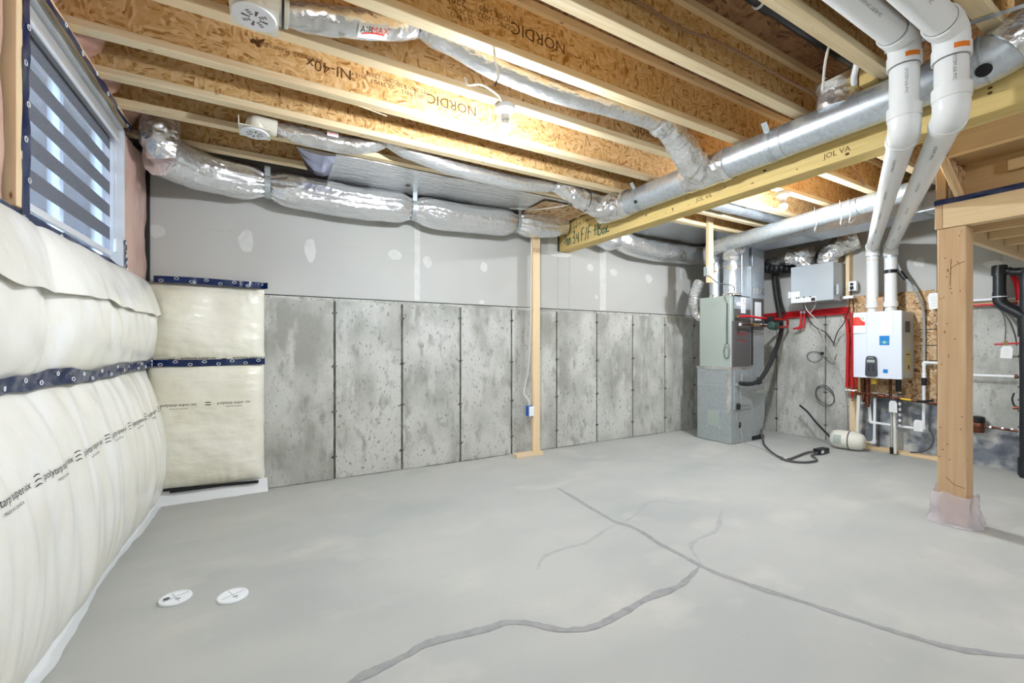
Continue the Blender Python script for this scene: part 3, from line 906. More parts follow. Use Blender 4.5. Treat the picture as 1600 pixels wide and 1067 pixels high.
# elbow and wrapped end near the right
elb = spline([(DX, .80, DZ), (DX, .70, DZ), (DX + .01, .60, DZ + .02), (DX + .03, .50, DZ + .09), (DX + .05, .40, DZ + .22)], 6)
build(MB().tube(resample(elb, .02), DR + .004, 36), 'elbow', 'galv', duct, smooth=True)
for y, zz in ((.74, 0), (.655, .006)):
    build(ring((DX, y, DZ + zz), (0, 1, -.1), DR + .002, .006, .006), 'joint_bead', 'galv_dull', duct, smooth=True)
build(MB().tube(resample(spline([(DX + .005, .60, DZ + .012), (DX + .03, .50, DZ + .09), (DX + .05, .40, DZ + .22), (DX + .06, .33, DZ + .40)], 6), .008), DR + .012, 64, fn=crinkle(.05, 12, 30)),
      'foil_wrap', 'foil', duct, smooth=True)
build(MB().lathe([(.028, 0), (.028, .004)], (DX - .085, .64, DZ - .075), (-1, 0, -.8), 16), 'access_plug', 'black', duct)

# boot rising between joists behind the main duct
t = thing('duct_boot', 'dark foil wrapped boot rising behind the round main duct', 'duct', (DX, 1.27, JZ))
build(MB().tube(resample(spline([(DX - .02, 1.235, DZ + .05), (DX - .02, 1.235, DZ + .16), (DX - .06, 1.235, DZ + .23)], 6), .012), .095, 32, fn=crinkle(.07, 14, 34)), 'foil_wrap', 'foil', t, smooth=True)

def pinch(rad, marks, depth=.35, wid=.05, ends=None, L=None):
    def f(d):
        r = rad
        for m_ in marks:
            r -= rad * depth * math.exp(-((d - m_) / wid) ** 2)
        return r
    return f

# ================================================================ FLEX DUCT FROM THE NEARER ROUND VENT
t = thing('flexible_duct', 'silver flexible duct with red print, from the upper white vent', 'duct', (.3, 2.04, 2.55), 'silver flexible ducts under the ceiling')
p1 = resample(spline([(.05, 2.035, 2.585), (.22, 2.04, 2.625), (.45, 2.04, 2.685), (.60, 2.04, 2.745)], 8), .01)
build(MB().tube(p1, pinch(.060, [0.0, .66], .25, .06), 36, fn=crinkle(.05, 12, 26)), 'sleeve', 'foil', t, smooth=True)
p2 = resample(spline([(.63, 2.04, 2.745), (.80, 2.04, 2.735), (1.05, 2.04, 2.688), (1.45, 2.04, 2.672), (1.9, 2.04, 2.70), (2.28, 2.04, 2.705)], 10), .012)
build(MB().tube(p2, pinch(.066, [0, 1.72], .3, .05), 36, fn=crinkle(.035, 7, 24, .015)), 'sleeve', 'foil_smooth', t, smooth=True)
p3 = resample(spline([(2.27, 2.04, 2.705), (2.42, 2.05, 2.68), (2.58, 2.08, 2.60), (2.70, 2.10, 2.53), (2.80, 2.11, 2.505)], 8), .010)
p3 = resample(p3, .007)
build(MB().tube(p3, lambda d: .078 + .03 * min(d / .6, 1), 72, fn=crinkle(.12, 10, 26, .075)), 'foil_wrap', 'foil', t, smooth=True)
build(MB().tube(resample(spline([(DX, 2.26, DZ), (DX, 2.1, DZ), (DX, 1.9, DZ)], 6), .012), .112, 40, fn=crinkle(.06, 14, 30, .03)), 'foil_wrap', 'foil', t, smooth=True)
build(MB().tube([(2.245 + .0 * k, 2.04 + .062 * math.cos(k * .3142), 2.705 + .062 * math.sin(k * .3142)) for k in range(20)], .004, 6, closed=True), 'tie_band', 'black', t)
build(MB().tube([(.045, 2.035 + .052 * math.cos(k * .3142), 2.582 + .052 * math.sin(k * .3142)) for k in range(20)], .005, 6, closed=True), 'tie_band', 'black', t)
build(MB().tube([(.565, 2.04, 2.73), (.68, 2.04, 2.755)], .045, 20), 'inner_liner', 'grey_plastic', t, smooth=True)
lab = MB(); lbt = MB(); lbt2 = MB()
def cyl_map(cx, cz, r, ax):            # wrap a flat label round the sleeve; slope of the run included
    def f(a, b):
        x = cx + a
        zc = cz + (a) * .25
        an = math.radians(232) - b / r
        return Vector((x, 2.04 + r * math.cos(an), zc + r * math.sin(an)))
    return f
fm = cyl_map(.405, 2.667, .0665, None)
lab.grid(lambda u, v: fm((u - .5) * .13, (v - .5) * .065), 6, 8)
build(lab, 'paper_label', 'tag', t, smooth=True)
fm2 = cyl_map(.405, 2.667, .0675, None)
lbt.text('AIR', .036, lambda a, b: fm2(a - .028, -b + .008) if False else fm2(a - .03, b + .006), 'CENTER')
lbt2.text('MAX', .036, lambda a, b: fm2(a + .03, b + .006), 'CENTER')
lbt2.grid(lambda u, v: fm2((u - .5) * .10, -.014 + .006 * v + .006 * math.sin(u * 3)), 8, 1)
build(lbt, 'label_print', 'ink', t); build(lbt2, 'label_print', 'red_print', t)

# ================================================================ FLEX DUCT FROM THE FARTHER ROUND VENT
t = thing('flexible_duct', 'silver flexible duct running from the lower white vent to the round main duct', 'duct', (.3, 3.16, 2.53), 'silver flexible ducts under the ceiling')
p1 = resample(spline([(.04, 3.16, 2.60), (.25, 3.165, 2.588), (.50, 3.17, 2.60), (.72, 3.17, 2.675)], 8), .01)
build(MB().tube(p1, pinch(.058, [0, .72], .35, .06), 36, fn=crinkle(.04, 12, 26)), 'sleeve', 'foil', t, smooth=True)
p2 = resample(spline([(.72, 3.175, 2.68), (.95, 3.18, 2.645), (1.3, 3.185, 2.60), (1.8, 3.19, 2.588), (2.1, 3.185, 2.62), (2.24, 3.18, 2.645)], 10), .012)
build(MB().tube(p2, pinch(.062, [0, 1.6], .45, .10), 36, fn=crinkle(.035, 7, 24, .015)), 'sleeve', 'foil_smooth', t, smooth=True)
p3 = resample(spline([(2.22, 3.18, 2.645), (2.36, 3.16, 2.60), (2.52, 3.13, 2.535), (2.68, 3.10, 2.50), (2.80, 3.02, 2.497)], 8), .010)
p3 = resample(p3, .007)
build(MB().tube(p3, lambda d: .066 + .045 * min(d / .6, 1), 72, fn=crinkle(.12, 10, 26, .075)), 'foil_wrap', 'foil', t, smooth=True)
build(MB().tube(resample(spline([(DX - .04, 3.24, DZ), (DX, 3.1, DZ), (DX, 2.88, DZ)], 6), .012), .113, 40, fn=crinkle(.08, 13, 30, .04)), 'foil_wrap', 'foil', t, smooth=True)
build(MB().tube([(2.52, 3.13 + .10 * math.cos(k * .3142), 2.535 + .10 * math.sin(k * .3142)) for k in range(20)], .004, 6, closed=True), 'tie_band', 'black', t)
build(MB().tube([(.035, 3.16 + .05 * math.cos(k * .3142), 2.60 + .05 * math.sin(k * .3142)) for k in range(20)], .005, 6, closed=True), 'tie_band', 'black', t)
build(MB().box(.33, .40, 3.102, 3.1035, 2.60, 2.635), 'paper_label', 'tag', t)
build(MB().text('AIRMAX', .018, lambda a, b: Vector((.365 + a, 3.101, 2.617 + b))), 'label_print', 'red_print', t)

# ================================================================ THE TWO ROUND VENTS
def vent(c, label):
    cx, cy, cz = c
    t = thing('ceiling_vent', label, 'vent', c, 'white round ceiling vents')
    m = MB().box(cx - .085, cx + .085, cy - .06, cy + .10, cz + .018, cz + .024)
    m.box(cx - .085, cx - .081, cy - .06, cy + .10, cz + .024, cz + .075)
    build(m, 'mounting_plate', 'offwhite', t)
    build(MB().lathe([(.075, 0), (.078, .006), (.07, .012), (.05, .02)], (cx, cy, cz), (0, 0, 1), 36), 'face', 'white', t, smooth=True)
    f = [o for o in t.children if o.name.startswith('face')][0]
    for k in range(8):
        a = k * math.pi / 4 + .2
        d = Vector((math.cos(a), math.sin(a), 0)); n_ = Vector((-d.y, d.x, 0))
        o = Vector((cx, cy, cz - .0008))
        if k % 2 == 0:
            build(MB().add([o + d * .016 - n_ * .003, o + d * .046 - n_ * .006, o + d * .046 + n_ * .006, o + d * .016 + n_ * .003], [(0, 1, 2, 3)]), 'slot', 'grey_plastic', f)
        else:
            m = MB()
            for q in range(3):
                m.add([o + d * (.020 + q * .011) - n_ * .007, o + d * (.026 + q * .011) - n_ * .008, o + d * (.026 + q * .011) + n_ * .008, o + d * (.020 + q * .011) + n_ * .007], [(0, 1, 2, 3)])
            build(m, 'slot', 'grey_plastic', f)
    build(MB().tube(fillet([(cx, cy + .01, cz + .02), (cx, cy + .03, cz + .085), (cx + .12, cy + .04, cz + .085)], .06), .052, 28), 'collar', 'offwhite', t, smooth=True)
    return t
vent((-.055, 2.0, 2.505), 'white round ceiling vent at the top edge, on the upper silver duct')
vent((-.085, 3.11, 2.512), 'white round ceiling vent lower down, on the farther silver duct')

# ================================================================ BIG INSULATED FOIL DUCT ALONG THE BACK WALL
t = thing('insulated_duct', 'fat crumpled foil duct sagging along the top of the back wall', 'duct', (.9, 3.97, 2.34))
vert = resample(spline([(-.635, 3.615, 2.86), (-.635, 3.615, 2.70), (-.635, 3.62, 2.56), (-.61, 3.66, 2.46)], 8), .012)
build(MB().tube(resample(vert, .008), .110, 72, fn=crinkle(.08, 9, 24, .06)), 'elbow_sleeve', 'foil', t, smooth=True)
BP = [(-.64, 3.64, 2.47), (-.52, 3.80, 2.475), (-.36, 3.93, 2.49), (-.12, 3.975, 2.49), (.25, 3.975, 2.47), (.62, 3.975, 2.458), (.95, 3.975, 2.466),
      (1.15, 3.975, 2.48), (1.5, 3.97, 2.462), (1.95, 3.97, 2.48), (2.25, 3.96, 2.50), (2.46, 3.95, 2.508), (2.70, 3.93, 2.515), (2.88, 3.93, 2.55)]
bp = resample(spline(BP, 10), .012)
def arc_at(x):
    d = 0
    for a, b in zip(bp, bp[1:]):
        d += (b - a).length
        if b.x >= x: return d
    return d
straps = [-.02, 1.16, 2.27]
mk = [arc_at(x) for x in straps]
def bigr(d):
    r = .136
    for m_ in mk:
        r -= .046 * math.exp(-((d - m_) / .085) ** 2)
    r -= .05 * max(0, (d - arc_at(2.5)) / .5)
    return r
def bigfn(p, dv, d):
    k = 1 + .05 * nz(p, 6) + .05 * abs(nz(p, 21))
    near = sum(math.exp(-((d - m_) / .14) ** 2) for m_ in mk)
    an = math.atan2(dv.z, dv.y)
    k += .07 * near * math.sin(an * 11 + 2 * nz(p, 5))
    k += .06 * math.exp(-((dv.z + .75) / .22) ** 2) * (1 - near) * nz((p.x, 1, 3), 2.1) - .045 * math.exp(-((dv.z + .35 + .15 * nz((p.x, 5, 5), 1.5)) / .10) ** 2) * (1 - min(near, 1))
    k += .05 * nz((p.x * 1.6, math.cos(an) * 3.2, math.sin(an) * 3.2), 1.7) + .03 * abs(nz((p.x * 4, math.cos(an) * 7, math.sin(an) * 7), 1.5))
    if dv.y > .5: k = min(k, 1.02)
    return k
build(MB().tube(bp, bigr, 72, fn=bigfn), 'sleeve', 'foil_smooth', t, smooth=True)
for x in straps:
    c = min(bp, key=lambda q: abs(q.x - x)); r = .103
    s = MB()
    path = [(x, c.y - r * .9, JZ - .004)] + [(x, c.y + r * math.cos(a), c.z + r * math.sin(a)) for a in [math.radians(k) for k in range(150, 361 + 20, 12)]] + [(x, c.y + r, JZ - .02)]
    for p, q in zip(path, path[1:]):
        s.add([Vector(p) + Vector((-.02, 0, 0)), Vector(p) + Vector((.02, 0, 0)), Vector(q) + Vector((.02, 0, 0)), Vector(q) + Vector((-.02, 0, 0))], [(0, 1, 2, 3)])
    build(s, 'hanger_strap', 'galv_dull', t, smooth=True)

# its continuation on the far side of the beam
t = thing('insulated_duct', 'crumpled foil duct on the back wall between beam and furnace', 'duct', (3.9, 3.97, 2.34))
bp2 = resample(spline([(3.13, 3.985, 2.545), (3.35, 3.98, 2.515), (3.6, 3.98, 2.48), (3.75, 3.98, 2.50), (3.98, 3.98, 2.455), (4.35, 3.985, 2.43), (4.7, 3.985, 2.44), (5.2, 3.985, 2.45), (5.95, 3.985, 2.45)], 10), .012)
build(MB().tube(bp2, lambda d: .075 + .05 * min(d / .5, 1) - .03 * math.exp(-((d - .58) / .07) ** 2), 64, fn=lambda p, dv, d: min(1 + .07 * nz(p, 6) + .06 * abs(nz(p, 22)), 1.02 if dv.y > .5 else 9)), 'sleeve', 'foil_smooth', t, smooth=True)

# foil sheets closing the joist bays
def pansheet(x0, x1, y0, y1, label, seed):
    t = thing('foil_panning', label, 'duct panel', ((x0 + x1) / 2, y0, JZ - .01), 'foil sheets closing the joist bays')
    fn = lambda u, v: Vector((x0 + u * (x1 - x0), y0 + v * (y1 - y0), JZ - .006 - .006 * abs(nz((u * 3 + seed, v, 0), 3)) - .004 * abs(nz((u * (x1 - x0) * 14, v * 1.5, seed), 1.0)) * (.3 + v)))
    build(MB().slab(fn, 160, 14, lambda u, v: Vector((x0 + u * (x1 - x0), y0 + v * (y1 - y0), JZ - .0012))), 'sheet', 'foil_smooth', t, smooth=True)
    return t
t = pansheet(.42, 2.72, 3.392, 3.97, 'flat foil sheet closing the joist bay left of the beam', 0)
fl = MB()
fl.slab(lambda u, v: Vector((.16 + u * (.26 + .0 * v) + .10 * v * (1 - u), 3.40 + v * .40, JZ - .010 - .05 * math.sin(math.pi * u) * (1 - abs(v - .6)) - .01 * u)), 3, 3,
        lambda u, v: Vector((.16 + u * .26 + .10 * v * (1 - u), 3.40 + v * .40, JZ - .003)))
build(fl, 'folded_flap', 'tin_flap', t)
build(MB().disc((1.05, 3.73, JZ - .0155), (0, 0, -1), .022, 14, .016, (0, 1, 0)), 'hole', 'black', t)
build(MB().box(2.3, 2.9, 3.45, 3.93, JZ - .024, JZ - .019), 'wood_patch', 'osb_board', t)
pansheet(3.12, 5.2, 3.392, 3.95, 'flat foil sheet closing the joist bay beyond the beam', 4)
# bare tin duct between two joists beyond the beam
t = thing('tin_joist_duct', 'bare tin duct lying between joists beyond the beam', 'duct', (4.0, 2.83, 2.62))
build(MB().tube([(3.2, 2.83, 2.70), (4.28, 2.83, 2.70)], .105, 32), 'section', 'galv', t, smooth=True)
build(MB().tube([(4.36, 2.83, 2.70), (5.4, 2.83, 2.70)], .10, 32), 'section', 'galv', t, smooth=True)
build(MB().tube([(4.27, 2.83, 2.70), (4.37, 2.83, 2.70)], .092, 32), 'crimped_collar', 'galv_dull', t, smooth=True)

# ================================================================ SECOND ROUND DUCT AND RECTANGULAR TRUNK OVER THE FURNACE
t = thing('round_duct', 'dusty round steel duct above the furnace, below the second bulb', 'duct', (4.87, 2.6, 2.40))
def r2(y): return Vector((4.87, y, 2.452 + (3.2 - y) * .058))
build(MB().tube([r2(3.30), r2(2.6), r2(1.95)], .085, 36), 'section', 'galv_dull', t, smooth=True)
build(MB().tube([r2(1.951), r2(1.80), r2(1.66), r2(1.56) + Vector((0, 0, .0))], .081, 36), 'section', 'galv_dull', t, smooth=True)
build(ring(r2(1.95), (0, 1, -.058), .083, .004, .006), 'joint_bead', 'galv_dull', t, smooth=True)
build(MB().tube(resample(spline([r2(3.28), r2(3.4), (4.89, 3.53, 2.42), (4.95, 3.585, 2.36), (4.98, 3.59, 2.27)], 8), .012), .090, 36, fn=crinkle(.06, 12, 28, .03)), 'foil_wrap', 'foil', t, smooth=True)
build(MB().tube(resample(spline([(4.94, 3.20, 2.40), (4.97, 3.30, 2.36), (4.99, 3.33, 2.27)], 8), .012), .095, 36, fn=crinkle(.06, 12, 28, .03)), 'foil_wrap', 'foil', t, smooth=True)
build(MB().tube([(4.80, 2.3, 2.60), (4.79, 2.28, 2.48), (4.785, 2.27, 2.42), (4.8, 2.3, 2.36), (4.9, 2.32, 2.33)], .003, 6), 'hanger_wire', 'galv_dull', t)
for k, yy in enumerate((2.05, 1.98)):
    build(MB().tube(spline([(4.78, yy + .02, 2.60), (4.775, yy, 2.45), (4.78, yy + .01, 2.36), (4.87, yy, 2.41)], 5), .003, 6), 'hanger_wire', 'galv_dull', t)

t = thing('trunk_duct', 'rectangular galvanised trunk duct running over the furnace', 'duct', (5.44, 2.4, 2.44))
for y0, y1 in ((2.62, 3.72), (1.62, 2.619), (.9, 1.619)):
    build(MB().box(5.25, 5.64, y0, y1, 2.44, 2.608), 'duct_section', 'trunk', t, bevel=.003)
for y in (2.62, 1.62):
    build(MB().box(5.242, 5.648, y - .012, y + .012, 2.432, 2.611), 'drive_cleat', 'galv_dull', t, bevel=.002)
build(MB().box(5.238, 5.25, .9, 3.72, 2.436, 2.478), 'lower_flange', 'trunk', t)
build(MB().tube(spline([(5.245, 3.05, 2.52), (5.235, 2.95, 2.50), (5.235, 2.8, 2.53), (5.24, 2.7, 2.55)], 6), .012, 8, fn=crinkle(.3, 30, 60, .1)), 'sealant_tape', 'foil', t, smooth=True)
# ================================================================ FURNACE
t = thing('furnace', 'tall grey furnace cabinet with a charcoal door and taped return box', 'furnace', (5.06, 3.46, 0))
lowb = build(MB().box(4.854, 5.262, 3.238, 3.712, .006, .925), 'return_box', 'galv_dull', t, bevel=.004)
for z in (.705, .395):
    build(MB().box(4.8515, 4.8545, 3.24, 3.71, z - .003, z + .003), 'seam_bead', 'galv', lowb)
tp_ = MB()
tp_.box(4.848, 5.266, 3.232, 3.718, .905, .938)
tp_.box(4.849, 4.858, 3.2335, 3.29, .385, .905)
build(tp_, 'foil_tape', 'foil', lowb)
build(MB().box(4.8505, 4.8545, 3.40, 3.56, .19, .39), 'access_plate', 'cab', lowb, bevel=.002)
for y, z in ((3.39, .40), (3.57, .40), (3.39, .18), (3.57, .18)):
    build(MB().lathe([(.008, 0), (.006, .004)], (4.8515, y, z), (-1, 0, 0), 8), 'screw', 'galv', lowb)
build(MB().box(4.884, 5.262, 3.262, 3.70, .925, 1.815), 'cabinet', 'cab', t, bevel=.006)
door = build(MB().box(4.905, 5.26, 3.246, 3.2615, .94, 1.50), 'front_door', 'cab_dark', t, bevel=.003)
build(MB().text('AIRMAX', .062, lambda a, b: Vector((5.09 + a, 3.2455, 1.345 + b)), shear=.2), 'brand_print', 'dark_red', door)
build(MB().grid(lambda u, v: Vector((4.96 + u * .26, 3.2455, 1.255 + .012 * math.sin(u * 6.3) + v * .014 * math.sin(u * math.pi))), 16, 1), 'swoosh', 'dark_red', door)
build(MB().grid(lambda u, v: Vector((5.0 + u * .17, 3.2455, 1.145 + .006 * math.sin(u * 6.3) + v * .009 * math.sin(u * math.pi))), 16, 1), 'swoosh', 'ink_grey', door)
m = MB()
for k in range(3):
    m.text('III  II', .03, lambda a, b, k=k: Vector((5.09 + a, 3.2455, 1.09 - k * .035 + b)))
build(m, 'small_print', 'ink_grey', door)
up = build(MB().box(4.93, 5.262, 3.248, 3.2615, 1.51, 1.812), 'upper_panel', 'cab_dark', t, bevel=.003)
build(MB().box(4.93, 5.262, 3.2465, 3.2495, 1.65, 1.80), 'bare_metal_panel', 'galv', t)
st = build(MB().box(5.06, 5.155, 3.2435, 3.2462, 1.60, 1.795), 'notice', 'white', t)
m = MB().text('8', .04, lambda a, b: Vector((5.108 + a, 3.243, 1.755 + b)))
m.text('AVERTISSEMENT', .0115, lambda a, b: Vector((5.108 + a, 3.243, 1.72 + b)))
build(m, 'print', 'dark_red', st)
m = MB()
for k in range(6):
    m.text('- -- --- -- - ---', .012, lambda a, b, k=k: Vector((5.108 + a, 3.243, 1.70 - k * .016 + b)))
build(m, 'print', 'ink_grey', st)
build(MB().box(4.975, 5.05, 3.2435, 3.2462, 1.69, 1.735), 'notice', 'white', t)
# lower front: filter slot and panels
build(MB().box(4.90, 5.255, 3.224, 3.2375, .42, .90), 'coil_panel', 'galv_dull', t, bevel=.003)
build(MB().box(5.00, 5.21, 3.214, 3.2235, .46, .68), 'coil_door', 'galv_dull', t, bevel=.004)
build(MB().box(5.03, 5.16, 3.212, 3.2235, .74, .86), 'coil_door', 'galv_dull', t, bevel=.004)
build(MB().box(5.01, 5.14, 3.206, 3.2115, .685, .705), 'notice', 'offwhite', t)
build(MB().tube(spline([(4.93, 3.215, .73), (4.99, 3.19, .715), (5.12, 3.18, .705), (5.26, 3.19, .725), (5.33, 3.2, .76)], 6), .014, 8), 'trap_pipe', 'galv_dull', t, smooth=True)
build(MB().box(4.93, 4.985, 3.196, 3.2235, .42, .50), 'drain_cover', 'black', t, bevel=.01)
build(MB().box(5.0, 5.035, 3.226, 3.2375, .19, .26), 'power_plug', 'black', t, bevel=.004)
build(MB().tube(spline([(4.96, 3.232, .40), (4.95, 3.231, .34), (4.965, 3.231, .28), (5.0, 3.231, .24), (5.03, 3.228, .15), (5.06, 3.22, .02)], 6), .004, 6), 'drain_tube', 'clear_tube', t)
# thermostat cable looped on the side of the cabinet
lp = [(4.878, 3.31 + .042 * math.cos(a), 1.12 + .085 * math.sin(a) * (1 if math.sin(a) < 0 else 1.3)) for a in [k * .35 for k in range(19)]]
c = MB(); c.tube(spline(lp, 3), .0025, 5)
c.tube(spline([(4.878, 3.315 + .03 * math.cos(k * .35), 1.115 + .07 * math.sin(k * .35)) for k in range(18)], 3), .0025, 5)
c.tube(spline([(4.878, 3.31, 1.22), (4.877, 3.315, 1.4), (4.877, 3.31, 1.7), (4.88, 3.34, 1.79), (4.95, 3.42, 1.86), (4.92, 3.3, 1.93)], 6), .003, 5)
c.tube(spline([(4.877, 3.302, 1.22), (4.876, 3.298, 1.5), (4.878, 3.30, 1.72)], 6), .003, 5)
build(c, 'cable_loop', 'hose', t, smooth=True)

# supply risers and plenum on top
t = thing('supply_plenum', 'galvanised plenum standing on top of the furnace', 'duct', (5.22, 3.45, 1.816))
build(MB().box(5.115, 5.268, 3.27, 3.69, 1.817, 2.436), 'plenum_box', 'galv', t, bevel=.003)
for k, (y, r, lb) in enumerate(((3.555, .072, ''), (3.325, .098, ''))):
    t = thing('riser_duct', ('thinner' if k == 0 else 'thicker') + ' upright silver riser duct on the furnace, ' + ('left' if k == 0 else 'right') + ' of the pair', 'duct', (5.0, y, 1.817), 'riser ducts on the furnace')
    build(MB().lathe([(r * 1.05, 0), (r * 1.02, .03), (r, .04), (r, .36), (r * 1.06, .37), (r * 1.04, .40), (r * .8, .46), (r * .8, .52)], (5.0, y, 1.817), (0, 0, 1), 32), 'pipe', 'galv', t, smooth=True)
    build(MB().tube([(5.0, y, 2.13 + q * .01) for q in range(8)], r * 1.05, 32, fn=crinkle(.04, 20, 40, .02)), 'foil_collar', 'foil', t, smooth=True)
    build(MB().lathe([(r * 1.12, 0), (r * 1.12, .012), (r * 1.02, .03)], (5.0, y, 1.817), (0, 0, 1), 28), 'sealed_base', 'foil', t, smooth=True)
# return drop beside the furnace
t = thing('return_drop', 'narrow galvanised return duct dropping to the floor right of the furnace', 'duct', (5.45, 3.45, 0))
build(MB().box(5.32, 5.58, 3.262, 3.69, 1.80, 2.438), 'upper_section', 'galv', t, bevel=.003)
build(MB().box(5.322, 5.578, 3.264, 3.69, 1.40, 1.799), 'middle_section', 'cab_dark', t, bevel=.003)
build(MB().box(5.322, 5.578, 3.264, 3.69, .60, 1.399), 'middle_section', 'galv_dull', t, bevel=.003)
build(MB().prism([(5.315, 3.26, .05), (5.46, 3.26, .05), (5.56, 3.26, .18), (5.59, 3.26, .32), (5.59, 3.26, .60), (5.315, 3.26, .60)], (0, .43, 0)), 'boot', 'galv_dull', t, bevel=.004)
build(MB().box(5.305, 5.60, 3.252, 3.70, .59, .635), 'joint_flange', 'foil', t, bevel=.004)
build(MB().box(5.30, 5.56, 3.25, 3.70, .004, .05), 'base_pad', 'black', t)
build(MB().box(5.325, 5.575, 3.255, 3.2615, 1.86, 1.945), 'foil_patch', 'foil', t)
tg = build(MB().box(5.375, 5.505, 3.2555, 3.2625, 1.52, 1.755), 'notice', 'white', t, bevel=.002)
m = MB()
for k in range(8):
    m.text('-- --- - ----', .018, lambda a, b, k=k: Vector((5.44 + a, 3.255, 1.72 - k * .024 + b)))
build(m, 'print', 'ink_grey', tg)
t = thing('filter_rack', 'slim black filter frame between furnace and return duct', 'filter', (5.29, 3.45, 0))
build(MB().box(5.268, 5.298, 3.25, 3.69, .004, .90), 'slot', 'galv_dull', t, bevel=.003)
build(MB().box(5.272, 5.308, 3.24, 3.2495, .95, 1.47), 'handle_strip', 'black', t, bevel=.006)
build(MB().box(5.272, 5.308, 3.25, 3.29, .90, 2.2), 'spine', 'galv_dull', t)
# crinkly flexible duct at the back of the cabinet
t = thing('semi_rigid_duct', 'crinkled aluminium flexible duct curling into the furnace side', 'duct', (4.75, 3.75, 1.62))
build(MB().tube(resample(spline([(4.99, 3.78, 2.04), (4.93, 3.785, 1.94), (4.89, 3.79, 1.82), (4.90, 3.79, 1.70), (4.96, 3.785, 1.62), (5.04, 3.78, 1.58)], 10), .006), .068, 28,
                 fn=lambda p, dv, d: 1 + .07 * math.sin(d * 420) + .04 * nz(p, 25)), 'sleeve', 'foil', t, smooth=True)

# hydronic lines to the furnace with a small pump
t = thing('heating_lines', 'pair of red heating lines with a green pump at the furnace front', 'pipe', (5.4, 3.15, 1.4))
for a in ([(4.96, 3.21, 1.555), (5.12, 3.19, 1.56), (5.40, 3.18, 1.545), (5.60, 3.2, 1.545), (5.95, 3.20, 1.545), (6.06, 3.22, 1.53)], [(5.6, 3.17, 1.44), (5.85, 3.18, 1.44), (6.0, 3.2, 1.46), (6.06, 3.23, 1.52)]):
    build(MB().tube(spline(a, 6), .014, 10), 'red_pipe', 'red', t, smooth=True)
build(MB().tube([(4.94, 3.20, 1.46), (5.3, 3.175, 1.455), (5.46, 3.17, 1.445)], .013, 10), 'copper_pipe', 'copper', t, smooth=True)
build(MB().tube([(4.93, 3.215, 1.555), (5.07, 3.195, 1.558)], .011, 10), 'copper_pipe', 'brass', t, smooth=True)
build(MB().tube([(5.2, 3.175, 1.457), (5.32, 3.175, 1.456)], .019, 10), 'valve', 'brass', t, smooth=True)
for x in (4.95, 5.22, 5.38):
    build(MB().tube([(x, 3.185, 1.44), (x, 3.185, 1.475)], .02, 10), 'fitting', 'galv', t, smooth=True)
build(MB().lathe([(.03, 0), (.048, .01), (.052, .05), (.05, .12), (.03, .14)], (5.60, 3.12, 1.44), (-1, .0, .1), 20), 'pump_motor', 'green', t, smooth=True)
build(MB().box(5.50, 5.56, 3.12, 3.22, 1.48, 1.57), 'pump_terminal_box', 'black', t, bevel=.008)
build(MB().tube([(5.55, 3.17, 1.52), (5.66, 3.1, 1.50)], .012, 8), 'cable', 'black', t)

# refrigerant hose, insulated
t = thing('insulated_hose', 'thick black rubber hose sweeping from the furnace up to the exchanger', 'hose', (5.6, 3.2, .7))
build(MB().tube(resample(spline([(4.93, 3.172, .745), (5.05, 3.145, .735), (5.20, 3.13, .755), (5.38, 3.13, .87), (5.62, 3.15, 1.12), (5.88, 3.22, 1.35), (5.98, 3.27, 1.52), (5.97, 3.30, 1.75), (5.97, 3.34, 2.0), (5.97, 3.37, 2.35)], 8), .02), .026, 14), 'hose', 'rubber', t, smooth=True)
build(MB().tube(resample(spline([(5.99, 3.33, 2.34), (5.985, 3.30, 2.02), (5.99, 3.27, 1.78), (6.03, 3.24, 1.62)], 8), .02), .014, 10), 'twin_hose', 'rubber', t, smooth=True)
build(MB().lathe([(.033, 0), (.033, .02)], (5.975, 3.315, 1.93), (0, .1, 1), 12), 'tie_band', 'black', t)
t = thing('service_valve', 'small black round valve on the return duct', 'valve', (5.40, 3.2, .72))
build(MB().lathe([(.018, 0), (.034, .01), (.036, .06), (.02, .07)], (5.34, 3.215, .735), (1, -.2, .3), 18), 'body', 'black', t, smooth=True)
build(MB().tube([(5.40, 3.21, .75), (5.42, 3.235, .78), (5.42, 3.262, .79)], .008, 8), 'stem', 'black', t)
build(MB().lathe([(.0375, 0), (.0375, .006)], (5.385, 3.206, .749), (1, -.2, .3), 18), 'rim', 'galv', t)

# hoses on the floor
t = thing('drain_hose', 'dark grey hose looping across the floor in front of the furnace', 'hose', (4.9, 2.7, 0))
build(MB().tube(resample(spline([(5.50, 3.25, .12), (5.46, 3.22, .05), (5.40, 3.17, .018), (5.18, 3.03, .014), (4.95, 2.84, .014), (4.76, 2.65, .014), (4.70, 2.54, .014), (4.72, 2.50, .014), (4.95, 2.53, .014), (5.15, 2.55, .018), (5.24, 2.51, .03)], 8), .02), .012, 10), 'hose', 'hose', t, smooth=True)
build(MB().tube(resample(spline([(4.68, 2.56, .013), (4.66, 2.45, .013), (4.74, 2.36, .013), (4.90, 2.335, .013), (5.00, 2.38, .013), (5.08, 2.46, .014), (5.22, 2.47, .03)], 8), .02), .011, 10), 'hose', 'hose', t, smooth=True)
build(MB().tube(resample(spline([(5.06, 3.22, .01), (5.0, 3.0, .006), (4.9, 2.84, .006), (4.80, 2.72, .008), (4.72, 2.60, .008)], 8), .02), .005, 7), 'thin_tube', 'clear_tube', t, smooth=True)
for p in ((4.70, 2.535, .014), (4.695, 2.515, .014)):
    build(MB().lathe([(.018, -.004), (.018, .004)], p, (.3, -1, 0), 10), 'tie_band', 'white', t)
t = thing('condensate_box', 'small black condensate box on the floor beside the white tank', 'device', (5.32, 2.47, 0))
